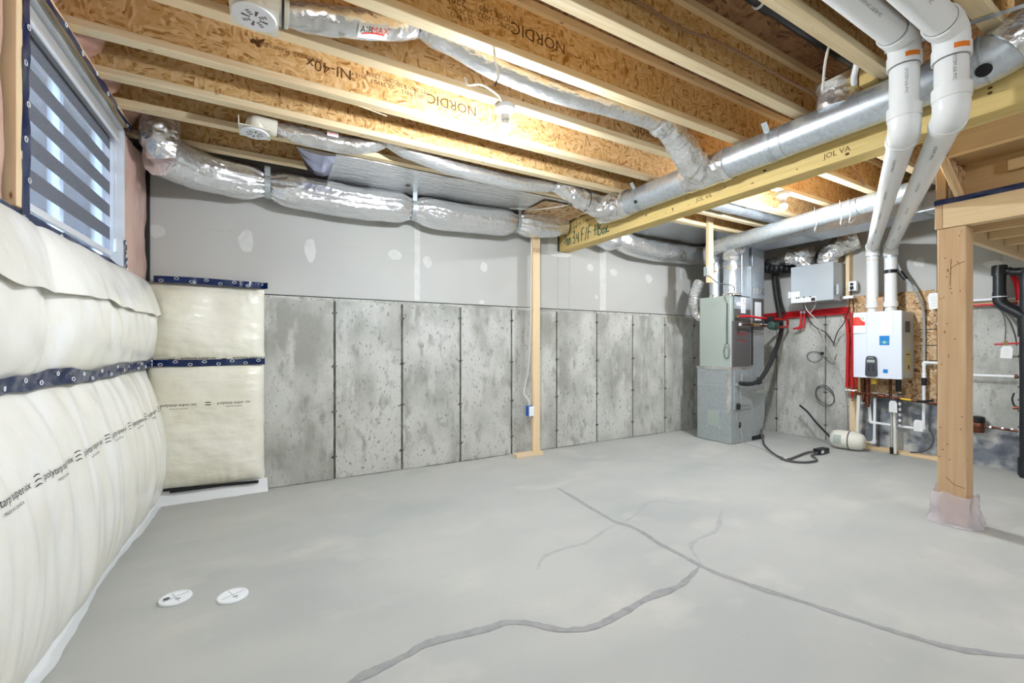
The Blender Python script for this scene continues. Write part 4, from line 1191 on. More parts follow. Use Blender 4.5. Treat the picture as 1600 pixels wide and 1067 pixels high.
build(MB().box(5.235, 5.43, 2.445, 2.525, .006, .062), 'body', 'black', t, bevel=.012, seg=2)
build(MB().box(5.25, 5.30, 2.442, 2.4448, .02, .05), 'label_plate', 'tag', t)
# ================================================================ AIR EXCHANGER ON THE RIGHT WALL
t = thing('air_exchanger', 'silver box air exchanger hung high on the right wall', 'appliance', (5.93, 2.79, 1.73))
build(MB().box(5.77, 6.091, 2.563, 3.03, 1.735, 2.19), 'case', 'hrv', t, bevel=.005)
dr = build(MB().box(5.752, 5.769, 2.553, 3.027, 1.74, 2.186), 'front_door', 'hrv', t, bevel=.004)
lb = build(MB().box(5.7495, 5.7518, 2.74, 3.02, 1.735, 1.795), 'notice', 'white', dr)
m = MB()
for r_ in range(2):
    for k in range(5):
        m.text('-%d-' % (k + 3), .018, lambda a, b, k=k, r_=r_: Vector((5.749, 3.0 - k * .043 - a, 1.778 - r_ * .024 + b)))
build(m, 'print', 'ink_grey', lb)
m = MB()
for y in (2.955, 2.93, 2.87, 2.80):
    m.box(5.7485, 5.7494, y - .009, y + .009, 1.789, 1.804)
m.box(5.7485, 5.7494, 2.745, 2.79, 1.742, 1.782)
build(m, 'print', 'ink', lb)
build(MB().box(5.7495, 5.7518, 2.92, 3.025, 1.80, 1.875), 'notice', 'white', dr)
build(MB().box(5.73, 5.76, 3.028, 3.05, 1.80, 1.88), 'latch', 'white', t, bevel=.003)
build(MB().box(5.80, 5.86, 2.52, 2.549, 1.80, 1.92), 'control_pod', 'hrv', t, bevel=.004)
build(MB().box(5.95, 6.0, 2.44, 2.55, 1.755, 1.79), 'junction_box', 'white', t, bevel=.003)
for p in ([(5.86, 2.92, 1.735), (5.86, 2.90, 1.66), (5.87, 2.865, 1.605)], [(5.86, 2.79, 1.735), (5.86, 2.81, 1.67), (5.87, 2.862, 1.605)],
          [(5.87, 2.865, 1.605), (5.9, 2.81, 1.52), (5.95, 2.77, 1.35), (6.0, 2.72, 1.15), (6.10, 2.66, .92), (6.10, 2.58, .6), (6.09, 2.56, .2)]):
    build(MB().tube(spline(p, 6), .006, 8), 'drain_tube', 'clear_tube', t, smooth=True)
for p in ([(5.9, 2.95, 1.735), (5.95, 2.94, 1.6), (6.0, 2.88, 1.45), (6.08, 2.78, 1.36), (6.1, 2.70, 1.22)],):
    build(MB().tube(spline(p, 6), .005, 7), 'power_cord', 'black', t, smooth=True)
# crumpled duct stubs above it
def stub(path, r, label, a=.12):
    t = thing('exchanger_duct', label, 'duct', path[0], 'foil ducts over the air exchanger')
    build(MB().tube(resample(spline(path, 8), .010), r, 40, fn=crinkle(a, 13, 34, .08)), 'sleeve', 'foil', t, smooth=True)
    return t
stub([(5.88, 2.92, 2.17), (5.87, 2.93, 2.27), (5.84, 3.00, 2.33), (5.80, 3.10, 2.345)], .105, 'crumpled foil duct stub at the left on the air exchanger top')
stub([(5.90, 2.68, 2.17), (5.90, 2.67, 2.28), (5.91, 2.60, 2.36), (5.93, 2.50, 2.41), (5.96, 2.38, 2.44)], .11, 'crumpled foil duct stub at the right on the air exchanger top', .16)
stub([(5.80, 2.80, 2.36), (5.83, 3.0, 2.35), (5.86, 3.2, 2.33), (5.88, 3.42, 2.30)], .065, 'smooth foil duct lying across above the air exchanger', .05)
t = thing('black_duct', 'black flexible duct tucked under the trunk beside the exchanger', 'duct', (5.95, 3.4, 2.2))
build(MB().tube(resample(spline([(5.72, 3.50, 2.30), (5.85, 3.35, 2.24), (5.98, 3.12, 2.22), (6.02, 3.06, 2.22)], 8), .01), .07, 28, fn=lambda p, dv, d: 1 + .05 * math.sin(d * 260) + .06 * nz(p, 14)), 'sleeve', 'black', t, smooth=True)

# studs and outlet beside it
for k, (y, x0, lbl) in enumerate(((2.635, 6.06, 'narrow spruce stud on the right wall, just beside the air exchanger'), (2.525, 6.02, 'wider spruce stud on the right wall, carrying the outlet with the black plug'))):
    build(MB().box(x0, WR - .026, y - .019, y + .019, 1.78, 2.60), 'wall_stud', 'spruce_z', label=lbl, cat='stud', bevel=.002)
t = thing('wall_outlet', 'white outlet with a black plug beside the air exchanger', 'outlet', (6.0, 2.47, 1.85))
build(MB().box(6.0, 6.045, 2.425, 2.505, 1.848, 1.962), 'plate', 'white', t, bevel=.003)
build(MB().box(5.97, 5.9995, 2.452, 2.482, 1.865, 1.90), 'plug', 'black', t, bevel=.005)
build(MB().box(5.972, 5.9995, 2.455, 2.479, 1.912, 1.94), 'plug', 'black', t, bevel=.004)
build(MB().tube(spline([(5.965, 2.467, 1.865), (5.955, 2.468, 1.80), (5.96, 2.49, 1.62), (5.99, 2.55, 1.47), (6.02, 2.63, 1.36), (6.08, 2.70, 1.20)], 6), .005, 7), 'cord', 'black', t, smooth=True)
build(MB().tube(spline([(5.968, 2.46, 1.84), (5.96, 2.45, 1.76), (5.98, 2.44, 1.60)], 6), .005, 7), 'cord', 'black', t, smooth=True)
t = thing('hanging_cables', 'loose grey cables and coils hanging on the bare concrete of the right wall', 'cable', (6.1, 2.75, .5))
c = MB()
for k in range(3):
    c.tube(spline([(WR - .02 - .004 * k, 2.93 + .085 * math.cos(q * .4 + k), 1.06 + .065 * math.sin(q * .4 + k)) for q in range(17)], 3), .003, 5)
c.tube(spline([(WR - .02, 2.86, 1.10), (WR - .02, 2.78, 1.02), (WR - .02, 2.72, .98), (WR - .02, 2.68, 1.1)], 5), .003, 5)
build(c, 'coil', 'grey_plastic', t, smooth=True)
c = MB()
for k in range(2):
    c.tube(spline([(WR - .02 - .005 * k, 2.81 + .105 * math.cos(q * .4 + k), .565 + .10 * math.sin(q * .4 + k) + .04 * math.cos(q * .4)) for q in range(17)], 3), .0045, 6)
build(c, 'coil', 'hose', t, smooth=True)
build(MB().box(WR - .03, WR - .012, 2.825, 2.86, 1.085, 1.12), 'tie', 'black', t, bevel=.003)

# black conduit stub leaning at the wall
t = thing('black_tube', 'short black tube leaning from the floor tank to the concrete wall', 'tube', (5.95, 2.85, 0))
build(MB().tube(spline([(5.95, 3.02, .43), (5.93, 2.92, .36), (5.90, 2.80, .24), (5.84, 2.64, .12), (5.82, 2.60, .09)], 6), .012, 10), 'tube', 'black', t, smooth=True)

# ================================================================ WATER HEATER
build(MB().box(6.092, 6.114, 1.66, 2.56, .60, 1.79), 'backer_board', 'osb_board', label='flaky brown board behind the white water heater', cat='board', bevel=.002)
t = thing('water_heater', 'white tankless water heater with a grey control panel and red leaflet', 'water heater', (5.92, 2.15, .84))
build(MB().box(5.79, 6.091, 1.935, 2.355, .85, 1.565), 'body', 'enamel_side', t, bevel=.008)
def front(u, v):
    y = 1.932 + u * .426
    return Vector((5.752 + .012 * (2 * u - 1) ** 4 - .006 * math.exp(-((u - .55) / .02) ** 2) * 0, y, .845 + v * .725))
fr_ = build(MB().slab(front, 24, 6, lambda u, v: Vector((5.795, 1.932 + u * .426, .845 + v * .725))), 'front_cover', 'enamel', t, smooth=True)
build(MB().box(5.7485, 5.7535, 2.226, 2.231, .86, 1.56), 'cover_ridge', 'enamel', fr_)
pts = [(-.055, -.11), (-.05, .06), (-.045, .085), (-.03, .10), (.03, .10), (.045, .085), (.05, .06), (.055, -.11), (.04, -.125), (-.04, -.125)]
cp = build(MB().prism([(5.732, 2.185 + y, .985 + z) for y, z in pts], (.02, 0, 0)), 'control_panel', 'grey_plastic', t, bevel=.005)
MT['panel_grey'] = mat('dark_grey_panel', rgb(66, 68, 74), .4)
cp.data.materials[0] = MT['panel_grey']
build(MB().box(5.7305, 5.732, 2.15, 2.22, 1.015, 1.045), 'display', 'lcd', cp)
m = MB()
for y in (2.165, 2.205):
    for z in (.93, .955, .98):
        m.lathe([(.0085, 0), (.007, .003)], (5.732, y, z), (-1, 0, 0), 10)
build(m, 'button', 'black', cp)
build(MB().box(5.7308, 5.732, 2.16, 2.21, 1.064, 1.070), 'name_plate', 'lcd', cp)
# leaflet
lf = build(MB().grid(lambda u, v: Vector((5.7455 - .004 * u * (1 - u), 2.236 + u * .116, 1.34 + v * .20)), 4, 4), 'leaflet', 'white', t)
pts = [(0, 0), (.110, 0), (.110, .040), (.092, .042), (.078, .060), (.070, .080), (.052, .092), (.02, .094), (0, .086)]
build(MB().add([Vector((5.7405, 2.352 - y, 1.425 + z)) for y, z in pts], [tuple(range(len(pts)))]), 'red_print', 'red_print', lf)
m = MB()
for k in range(4):
    m.text('------------', .012, lambda a, b, k=k: Vector((5.7398, 2.30 - a, 1.495 - k * .018 + b)))
build(m, 'text_print', 'white', lf)
build(MB().disc((5.7402, 2.262, 1.500), (-1, 0, 0), .02, 16), 'round_seal', 'white', lf)
build(MB().disc((5.7396, 2.262, 1.500), (-1, 0, 0), .013, 14), 'round_seal', 'glass_green', lf)
# stickers
s1 = build(MB().box(5.7485, 5.7515, 2.03, 2.115, 1.205, 1.305), 'sticker', 'blue_print', t)
m = MB(); m.disc((5.748, 2.072, 1.235), (-1, 0, 0), .016, 14); m.box(5.7478, 5.7484, 2.092, 2.110, 1.232, 1.238); m.box(5.7478, 5.7484, 2.035, 2.053, 1.232, 1.238)
build(m, 'print', 'glass_green', s1)
s2 = build(MB().box(5.7485, 5.7515, 2.043, 2.083, .905, .945), 'sticker', 'blue_print', t)
ps = build(MB().box(5.7485, 5.7515, 2.0, 2.115, 1.325, 1.53), 'clear_pouch', 'tag', t)
m = MB()
for k in range(9):
    m.text('--- - -- ---- - --', .013, lambda a, b, k=k: Vector((5.748, 2.058 - a * .8, 1.51 - k * .02 + b)))
build(m, 'print', 'red_print', ps, kind='stuff')
# side grille and warning print
sd = MB()
for k in range(14):
    sd.box(5.86 + k * .009, 5.864 + k * .009, 1.9335, 1.9352, 1.34, 1.46)
build(sd, 'grille', 'grey_plastic', t)
build(MB().box(5.88, 5.98, 1.9332, 1.9352, .93, 1.14), 'warning_label', 'yellow_print', t)
build(MB().box(5.885, 5.975, 1.9326, 1.9332, 1.10, 1.11), 'warning_print', 'ink', t)
build(MB().box(5.93, 5.96, 1.9326, 1.9332, .95, .99), 'warning_print', 'ink', t)
build(MB().lathe([(.05, 0), (.045, .04), (.042, .08)], (5.93, 2.245, 1.563), (0, 0, 1), 24), 'vent_collar', 'pvc', t, smooth=True)
build(MB().lathe([(.055, 0), (.05, .05), (.048, .08)], (5.93, 2.08, 1.563), (0, 0, 1), 24), 'vent_collar', 'pvc', t, smooth=True)
t = thing('carton', 'small brown carton standing on the white water heater', 'box', (5.93, 2.165, 1.572))
build(MB().box(5.90, 5.95, 2.135, 2.20, 1.576, 1.74), 'carton', 'carton', t, bevel=.002)
build(MB().text('FIT\nM-4', .02, lambda a, b: Vector((5.8995, 2.168 - a, 1.67 + b))), 'print', 'ink_grey', t)
build(MB().box(5.89, 5.96, 2.12, 2.21, 1.5655, 1.5755), 'tray', 'panel_grey', t)

# ---- expansion tank
t = thing('expansion_tank', 'white expansion tank lying on the floor below the heater', 'tank', (5.80, 2.45, 0))
ax = Vector((-.12, 1, 0)).normalized()
o = Vector((5.83, 2.27, .112))
build(MB().lathe([(.01, 0), (.055, .008), (.085, .03), (.1, .065), (.104, .10), (.104, .24), (.10, .275), (.088, .305), (.055, .325), (.01, .33)], o, ax, 36), 'shell', 'offwhite', t, smooth=True)
build(MB().lathe([(.106, 0), (.107, .003), (.107, .01), (.106, .013)], o + ax * .135, ax, 36), 'weld_band', 'grey_plastic', t, smooth=True)
lbm = MB().grid(lambda u, v: o + ax * (.20 + .075 * u) + (Vector((-1, -.12, 0)).normalized() * math.cos((v - .5) * 1.0 + .1) + Vector((0, 0, 1)) * math.sin((v - .5) * 1.0 + .1)) * .1055, 3, 6)
lo = build(lbm, 'paper_label', 'lcd', t, smooth=True)
build(MB().tube([o + ax * .01, o - ax * .04], .012, 10), 'nipple', 'brass', t)

# ================================================================ PIPES ON THE RIGHT WALL
PIPES = []
def pipe(name, label, pts, r, mt, fit=None, fil=.02, cat='pipe', n=10):
    t = thing(name, label, cat, pts[0])
    build(MB().tube(fillet(pts, fil), r, n), 'run', mt, t, smooth=True)
    for i, p in enumerate(pts[1:-1]):
        if fit:
            a = (Vector(pts[i]) - Vector(p)).normalized(); b = (Vector(pts[i + 2]) - Vector(p)).normalized()
            build(MB().tube(fillet([Vector(p) + a * .035, Vector(p), Vector(p) + b * .035], .02), r * 1.35, n), 'elbow', fit, t, smooth=True)
    return t
t = pipe('water_pipe', 'white plastic pipe looping low under the heater to its right', [(6.03, 2.314, .52), (6.03, 2.302, .318), (6.03, 1.84, .312), (6.03, 1.835, .88), (6.03, 1.835, 1.02), (6.03, 1.66, 1.02)], .014, 'white', 'white')
build(MB().tube([(6.03, 1.835, .78), (6.03, 1.835, .86)], .022, 10), 'valve', 'black', t, smooth=True)
t = pipe('water_pipe', 'white plastic riser ending in an elbow by the floor tank', [(6.03, 2.26, .60), (6.03, 2.266, .085), (6.03, 2.40, .07)], .014, 'white', 'white')
build(MB().tube([(6.03, 2.37, .072), (6.0, 2.34, .08), (5.90, 2.28, .1)], .012, 8), 'tail', 'brass', t, smooth=True)
t = pipe('water_pipe', 'slanting cream pipe from heater manifold down to the floor tank', [(5.96, 2.385, .62), (5.95, 2.405, .10)], .019, 'offwhite')
build(MB().tube([(5.95, 2.405, .10), (5.945, 2.35, .085)], .016, 8), 'foot', 'brass', t, smooth=True)
t = pipe('copper_manifold', 'dark copper manifold crossing below the white heater', [(5.95, 2.42, .66), (5.95, 2.10, .632), (5.95, 1.66, .60)], .015, 'copper')
for y, z, r in ((2.30, .65, .021), (2.17, .638, .024), (2.0, .627, .02), (2.37, .655, .02)):
    build(MB().tube([(5.95, y + .03, z + .002), (5.95, y - .03, z - .002)], r, 10), 'fitting', 'copper', t, smooth=True)
for y, z0, z1, r, mt in ((2.375, .66, .85, .022, 'brass'), (2.30, .50, .85, .022, 'copper'), (2.335, .55, .85, .014, 'copper'), (2.09, .63, .85, .014, 'copper'), (2.02, .70, .85, .024, 'black')):
    build(MB().tube([(5.95, y, z0), (5.95, y, z1)], r, 12), 'riser', mt, t, smooth=True)
build(MB().box(5.90, 5.94, 2.20, 2.25, .77, .83), 'gas_tag', 'yellow', t, bevel=.004)
build(MB().tube([(5.93, 1.995, .628), (5.92, 1.905, .622)], .011, 8), 'valve_lever', 'yellow', t, smooth=True)
build(MB().tube([(5.93, 1.86, .61), (5.90, 1.80, .62), (5.89, 1.72, .64)], .013, 8), 'valve_lever', 'black', t, smooth=True)
t = pipe('water_pipe', 'white pipe stretch just above the copper manifold', [(6.03, 2.55, .672), (6.03, 2.29, .655), (6.03, 2.03, .638)], .013, 'white')
t = thing('relief_pipe', 'ribbed grey relief pipe dropping from the manifold', 'pipe', (5.98, 2.02, .32))
build(MB().tube([(5.98, 2.02, .33), (5.98, 2.02, .75)], .013, 10), 'run', 'white', t, smooth=True)
for z in (.36, .42, .48, .54, .60, .67):
    build(MB().tube([(5.98, 2.02, z - .018), (5.98, 2.02, z + .012)], .018, 10), 'coupling', 'grey_plastic', t, smooth=True)
t = thing('discharge_pipe', 'cream discharge pipe standing down to the floor under the heater', 'pipe', (5.98, 2.055, 0))
build(MB().tube([(5.98, 2.06, .012), (5.98, 2.067, .54)], .013, 10), 'run', 'offwhite', t, smooth=True)
build(MB().tube([(5.98, 2.09, .01), (5.985, 2.092, .50)], .011, 10), 'run', 'galv_dull', t, smooth=True)
build(MB().tube([(5.98, 2.09, .008), (5.98, 2.09, .08)], .017, 10), 'foot', 'black', t, smooth=True)
def tagcard(label, x, y, z, w_, h_, tilt=0.0):
    t = thing('paper_tag', label, 'tag', (x, y, z))
    R = Matrix.Rotation(tilt, 3, 'X')
    pts = [(-w_ / 2, -h_ / 2), (w_ / 2, -h_ / 2), (w_ / 2, h_ * .3), (w_ * .3, h_ / 2), (-w_ * .3, h_ / 2), (-w_ / 2, h_ * .3)]
    build(MB().prism([Vector((x, y, z)) + R @ Vector((0, a, b)) for a, b in pts], (.002, 0, 0)), 'card', 'tag', t)
    m = MB()
    for k in range(4):
        m.text('--- --', h_ * .14, lambda a, b, k=k: Vector((x - .0008, y, z)) + R @ Vector((0, -a * .8, h_ * .22 - k * h_ * .17 + b)))
    build(m, 'print', 'ink_grey', t)
    build(MB().tube([Vector((x, y, z)) + R @ Vector((0, 0, h_ * .42)), Vector((x + .005, y, z)) + R @ Vector((0, 0, h_ * .75))], .0015, 5), 'string', 'galv_dull', t)
tagcard('white paper tag hanging from the copper manifold', 5.925, 2.06, .535, .07, .125)
tagcard('white paper tag on the low white pipe below the heater', 6.005, 1.875, .35, .075, .12)
tagcard('white paper tag hung high between heater and brown post', 6.022, 1.755, 1.665, .09, .17, -.12)

t = pipe('gas_pipe', 'black iron pipe running straight up beside the brown post', [(6.05, 1.72, .58), (6.05, 1.72, 2.58)], .022, 'black')
build(MB().tube([(6.05, 1.72, 1.41), (6.05, 1.72, 1.44)], .028, 10), 'clamp', 'galv', t)
t = thing('gas_line', 'thin grey tube dropping past the right side of the heater', 'pipe', (6.0, 1.87, .7))
build(MB().tube(spline([(5.96, 2.06, 2.17), (5.96, 2.0, 2.0), (5.965, 1.90, 1.80), (6.03, 1.85, 1.62), (6.06, 1.845, 1.4), (6.06, 1.845, .95), (6.05, 1.84, .72)], 8), .011, 8), 'run', 'galv_dull', t, smooth=True)
build(MB().tube([(5.955, 2.01, 2.0), (5.96, 1.96, 1.91)], .022, 10), 'union', 'black', t, smooth=True)
for k, z in enumerate((1.37, 1.20, 1.04)):
    pipe('cross_wire', ('upper', 'middle', 'lower')[k] + ' dark wire stretched across the flaky board', [(6.086, 1.90, z), (6.086, 1.70, z + .006)], .004, 'black', cat='wire', n=6)
t = pipe('coiled_hose', 'thin grey hose curling down to the floor plate', [(6.06, 1.80, .40), (6.05, 1.80, .30)], .008, 'hose')
build(MB().tube(spline([(6.05, 1.80, .34), (6.06, 1.77, .22), (6.07, 1.80, .12), (6.06, 1.88, .06), (6.04, 1.95, .045)], 8), .008, 8), 'curl', 'hose', t, smooth=True)

# red tubing
for k in range(5):
    dx = .03 * (k % 2)
    yy = 2.455 + .024 * k
    t = thing('red_tube', ('first', 'second', 'third', 'fourth', 'fifth')[k] + ' red tube from the right, dropping left of the heater', 'tube', (6.06, yy, .68), 'red tubes left of the heater')
    build(MB().tube(spline([(6.07 - dx, yy + .03, 1.60 - .01 * k), (6.06 - dx, yy + .005, 1.50), (6.06 - dx, yy - .01, 1.30), (6.06 - dx, yy - .005, 1.0), (6.06 - dx, yy, .70 - (.12 if k == 1 else 0))], 8), .0115, 9), 'run', 'red', t, smooth=True)
    build(MB().tube([(6.06 - dx, yy, .69 - (.12 if k == 1 else 0)), (6.06 - dx, yy, .66 - (.12 if k == 1 else 0))], .013, 8), 'crimp', 'brass', t)
for k in range(4):
    t = thing('red_tube', ('lowest', 'second lowest', 'third lowest', 'topmost')[k] + ' red tube lying along the concrete ledge of the right wall', 'tube', (6.08, 2.9, 1.58), 'red tubes along the ledge')
    z = 1.575 + .022 * k
    build(MB().tube(spline([(6.085 - .012 * (k % 2), 2.52, z + .02), (6.08, 2.8, z + .012), (6.085, 3.1, z + .008), (6.085, 3.45, z), (6.085, 3.85, z - .02)], 6), .0105, 8), 'run', 'red', t, smooth=True)
t = thing('red_drop', 'pair of red tubes bending down below the air exchanger', 'tube', (6.05, 3.0, 1.4))
for y in (3.06, 3.02):
    build(MB().tube(spline([(6.06, y, 1.62), (6.055, y, 1.55), (6.05, y + .01, 1.45), (6.03, y + .08, 1.42)], 6), .013, 9), 'run', 'red', t, smooth=True)
    build(MB().tube([(6.06, y, 1.62), (6.06, y, 1.65)], .015, 8), 'fitting', 'white', t)

# floor plate and corner stud below the heater
build(MB().box(6.04, 6.13, 1.62, 2.40, .0, .036), 'floor_plate', 'spruce_y', label='pale floor plate along the foot of the right wall', cat='plate', bevel=.002)
build(MB().box(6.095, 6.135, 2.475, 2.535, .0, .56), 'short_stud', 'spruce_z', label='short stud standing by the red tubes on the floor', cat='stud', bevel=.002)

# ================================================================ RIGHT OF THE POST
t = thing('sump_fitting', 'brown copper fitting with a black cap right of the post', 'fitting', (6.06, 1.47, .34))
build(MB().lathe([(.052, 0), (.056, .01), (.056, .09), (.05, .10)], (6.06, 1.455, .35), (0, 0, 1), 20), 'body', 'copper', t, smooth=True)
build(MB().lathe([(.058, 0), (.06, .008), (.06, .05), (.05, .058)], (6.06, 1.455, .447), (0, 0, 1), 20), 'cap', 'black', t, smooth=True)
t = pipe('copper_pipe', 'thin copper pipe from the capped fitting to the right edge', [(6.06, 1.41, .415), (6.05, 1.165, .405), (6.05, .95, .40)], .012, 'copper')
for y in (1.36, 1.28, 1.22):
    build(MB().tube([(6.057, y + .008, .413), (6.057, y - .008, .412)], .0145, 8), 'solder_joint', 'galv', t)
t = pipe('water_pipe', 'white pipe crossing the bare concrete right of the post', [(6.06, 1.66, .905), (6.06, 1.165, .912)], .013, 'white')
build(MB().tube([(6.06, 1.205, .912), (6.06, 1.18, .912)], .019, 8), 'coupling', 'copper', t)
t = pipe('water_pipe', 'upright white pipe at the right picture edge', [(6.02, 1.155, .38), (6.02, 1.155, 1.62)], .019, 'white')
for z in (.45, .60, .70, .82, .91, 1.1, 1.22):
    build(MB().tube([(6.02, 1.155, z - .008), (6.02, 1.155, z + .008)], .0235, 10), 'clip', 'black', t)
t = pipe('water_pipe', 'white pipe resting on the ledge right of the post', [(6.09, 1.70, 1.652), (6.09, .9, 1.640)], .014, 'white')
t = pipe('red_line', 'red tube below the white pipe on the ledge right of the post', [(6.085, 1.70, 1.598), (6.085, .9, 1.594)], .012, 'red')
t = pipe('valve_stub', 'short red pipe with brass valve above a paper tag', [(5.97, 1.315, 1.211), (5.97, 1.16, 1.223)], .009, 'red')
build(MB().tube([(5.97, 1.245, 1.20), (5.97, 1.245, 1.245)], .014, 8), 'valve', 'brass', t)
tagcard('white paper tag hanging below the red valve right of the post', 5.955, 1.235, 1.14, .075, .115, .05)
t = thing('hanging_cable', 'grey cable arching down the concrete right of the post', 'cable', (6.06, 1.3, 1.2))
build(MB().tube(spline([(6.09, 1.36, 1.585), (6.07, 1.30, 1.54), (6.05, 1.24, 1.44), (6.04, 1.20, 1.30), (6.04, 1.19, 1.20)], 8), .006, 7), 'run', 'hose', t, smooth=True)
build(MB().tube(spline([(6.09, 1.34, 1.585), (6.06, 1.28, 1.50), (6.0, 1.25, 1.38), (5.97, 1.247, 1.25)], 8), .004, 7), 'run', 'hose', t, smooth=True)
t = thing('drain_pipe', 'black plastic drain pipe dropping and bending to the right edge', 'pipe', (5.98, 1.29, 1.6))
build(MB().tube([(5.98, 1.285, 1.63), (5.98, 1.285, 1.955)], .044, 24), 'upper_run', 'abs', t, smooth=True)
build(MB().tube([(5.98, 1.285, 1.86), (5.98, 1.285, 1.95)], .053, 24), 'hub', 'abs', t, smooth=True)
build(MB().tube(fillet([(5.98, 1.285, 1.70), (5.98, 1.285, 1.60), (5.98, 1.13, 1.47), (5.98, 1.13, 1.40)], .06), .048, 24), 'bend', 'abs', t, smooth=True)
build(MB().tube([(5.98, 1.285, 1.655), (5.98, 1.285, 1.662)], .0495, 24), 'print_ring', 'white', t)
build(MB().tube([(5.98, 1.235, 1.90), (5.98, 1.20, 1.88), (5.98, .9, 1.86)], .036, 20), 'branch', 'abs', t, smooth=True)
t = thing('drain_stack', 'black upright drain stack at the right picture edge', 'pipe', (5.98, 1.115, 0))
build(MB().tube([(5.98, 1.12, .0), (5.98, 1.12, 1.90)], .043, 24), 'run', 'abs', t, smooth=True)
for z0, z1 in ((.02, .18), (1.28, 1.48)):
    build(MB().tube([(5.98, 1.12, z0), (5.98, 1.12, z1)], .053, 24), 'hub', 'abs', t, smooth=True)
t = thing('red_drop', 'pair of red tubes descending beside the black drain stack', 'tube', (6.05, 1.19, 1.6))
for k in range(2):
    build(MB().tube(spline([(6.07, 1.235 - .02 * k, 1.90), (6.07, 1.20 - .015 * k, 1.75), (6.07, 1.19 - .01 * k, 1.62)], 6), .011, 8), 'run', 'red', t, smooth=True)
t = thing('copper_loop', 'small dark copper loop at the right picture edge', 'pipe', (6.04, 1.2, .6))
build(MB().tube(spline([(6.04, 1.205, .76), (6.03, 1.215, .70), (6.02, 1.20, .645), (6.02, 1.17, .63)], 6), .007, 7), 'run', 'black', t, smooth=True)
build(MB().tube([(6.02, 1.21, .622), (6.02, 1.14, .628)], .014, 8), 'valve', 'copper', t, smooth=True)

# ================================================================ WHITE VENT PIPES
def ventpipe(label, top, vx, vy, z_el, z_low, end, zend, ox):
    R_ = .055
    t = thing('vent_pipe', label, 'pipe', (end[0], end[1], 1.64), 'white vent pipes of the heater')
    P0, P1, P2, P3, P4 = Vector((ox, vy, top)), Vector((vx, vy, top)), Vector((vx, vy, z_low)), Vector((end[0], end[1], zend)), Vector((end[0], end[1], 1.64))
    build(MB().tube([P0, P1 + Vector((-.09, 0, 0))], R_, 28), 'horizontal_run', 'pvc', t, smooth=True)
    def elbow(a, b, c, l1, l2, rr=R_ * 1.10):
        u, w_ = (a - b).normalized(), (c - b).normalized()
        e = build(MB().tube(fillet([b + u * l1, b, b + w_ * l2], min(l1, l2) * .95, 8), rr, 28), 'elbow', 'pvc', t, smooth=True)
        for q, d, l in ((b + u * l1, u, l1), (b + w_ * l2, w_, l2)):
            h_ = build(MB().tube([q - d * .05, q + d * .004], R_ * 1.17, 28), 'hub', 'pvc', e, smooth=True)
            build(MB().lathe([(R_ * 1.02, 0), (R_ * 1.03, .0035)], q + d * .004, d, 28), 'seal_ring', 'pvc_ring', e)
        return e
    e1 = elbow(P0, P1, P2, .12, .12)
    build(MB().tube([P1 + Vector((0, 0, -.1)), P2 + Vector((0, 0, .05))], R_, 28), 'drop', 'pvc', t, smooth=True)
    e2 = elbow(P1, P2, P3, .11, .11)
    d = (P3 - P2).normalized()
    build(MB().tube([P2 + d * .1, P3 - d * .05], R_, 28), 'sloped_run', 'pvc', t, smooth=True)
    e3 = elbow(P2, P3, P4, .10, .10)
    build(MB().tube([P3 + Vector((0, 0, -.08)), P4 + Vector((0, 0, .02))], R_, 28), 'lower_drop', 'pvc', t, smooth=True)
    build(MB().lathe([(R_ * 1.15, 0), (R_ * 1.15, .05), (R_ * .9, .07)], P4 + Vector((0, 0, -.015)), (0, 0, 1), 28), 'coupling', 'pvc', t, smooth=True)
    # printed line and label along the pipe
    m = MB(); n_ = int((P1.z - P2.z - .2) / .05)
    def cm(cx, cy, z0, an):
        return lambda a, b: Vector((cx + (R_ + .0006) * math.cos(an + b / R_), cy + (R_ + .0006) * math.sin(an + b / R_), z0 - a))
    m.text('SYSTEM 636 PVC', .016, cm(vx, vy, (P1.z + P2.z) / 2, math.radians(206)), 'CENTER')
    x_ = d.cross(Vector((0, 0, 1))).normalized(); y_ = x_.cross(d)
    for k in range(5):
        c0 = P2 + d * (.35 + .65 * k)
        m.text('ULC S636 PVC TYPE BH 65C', .017, lambda a, b, c0=c0: c0 + d * a + (-x_ * math.cos(b / R_ - .55) * 0 + (x_ * math.cos(math.radians(250) + b / R_) + y_ * math.sin(math.radians(250) + b / R_))) * (R_ + .0006))
    c0 = (P0 + P1) / 2
    m.text('ULC S636 PVC TYPE BH 65C', .017, lambda a, b: Vector((P1.x - .45 + a, vy + (R_ + .0006) * math.cos(math.radians(222) + b / R_), top + (R_ + .0006) * math.sin(math.radians(222) + b / R_))))
    build(m, 'printed_line', 'ink_grey', t, kind='stuff')
    an = math.radians(228)
    g = MB().grid(lambda u, v: Vector((vx + (R_ * 1.175) * math.cos(an + (u - .5) * .9), vy + (R_ * 1.175) * math.sin(an + (u - .5) * .9), top - .105 + .022 * v)), 8, 1)
    build(g, 'orange_label', 'orange', t, smooth=True)
    return t, P3
v1, q1 = ventpipe('white vent pipe bending down beside the beam, left of the two', 2.632, 2.60, .862, 2.60, 2.205, (5.93, 2.245), 2.31, .9)
v2, q2 = ventpipe('white vent pipe bending down beside the beam, right of the two', 2.556, 2.565, .692, 2.60, 2.20, (5.93, 2.08), 2.29, .9)
build(MB().tube([(5.93, 2.08, 1.99), (5.93, 2.08, 2.03)], .058, 24), 'black_band', 'black', v2)
build(MB().tube([(5.93, 2.08, 2.16), (5.93, 2.08, 2.245)], .060, 24), 'grey_band', 'hrv', v2)
build(MB().tube([(5.93, 2.245, 2.16), (5.93, 2.245, 2.163)], .0565, 24), 'seal_ring', 'orange', v1)
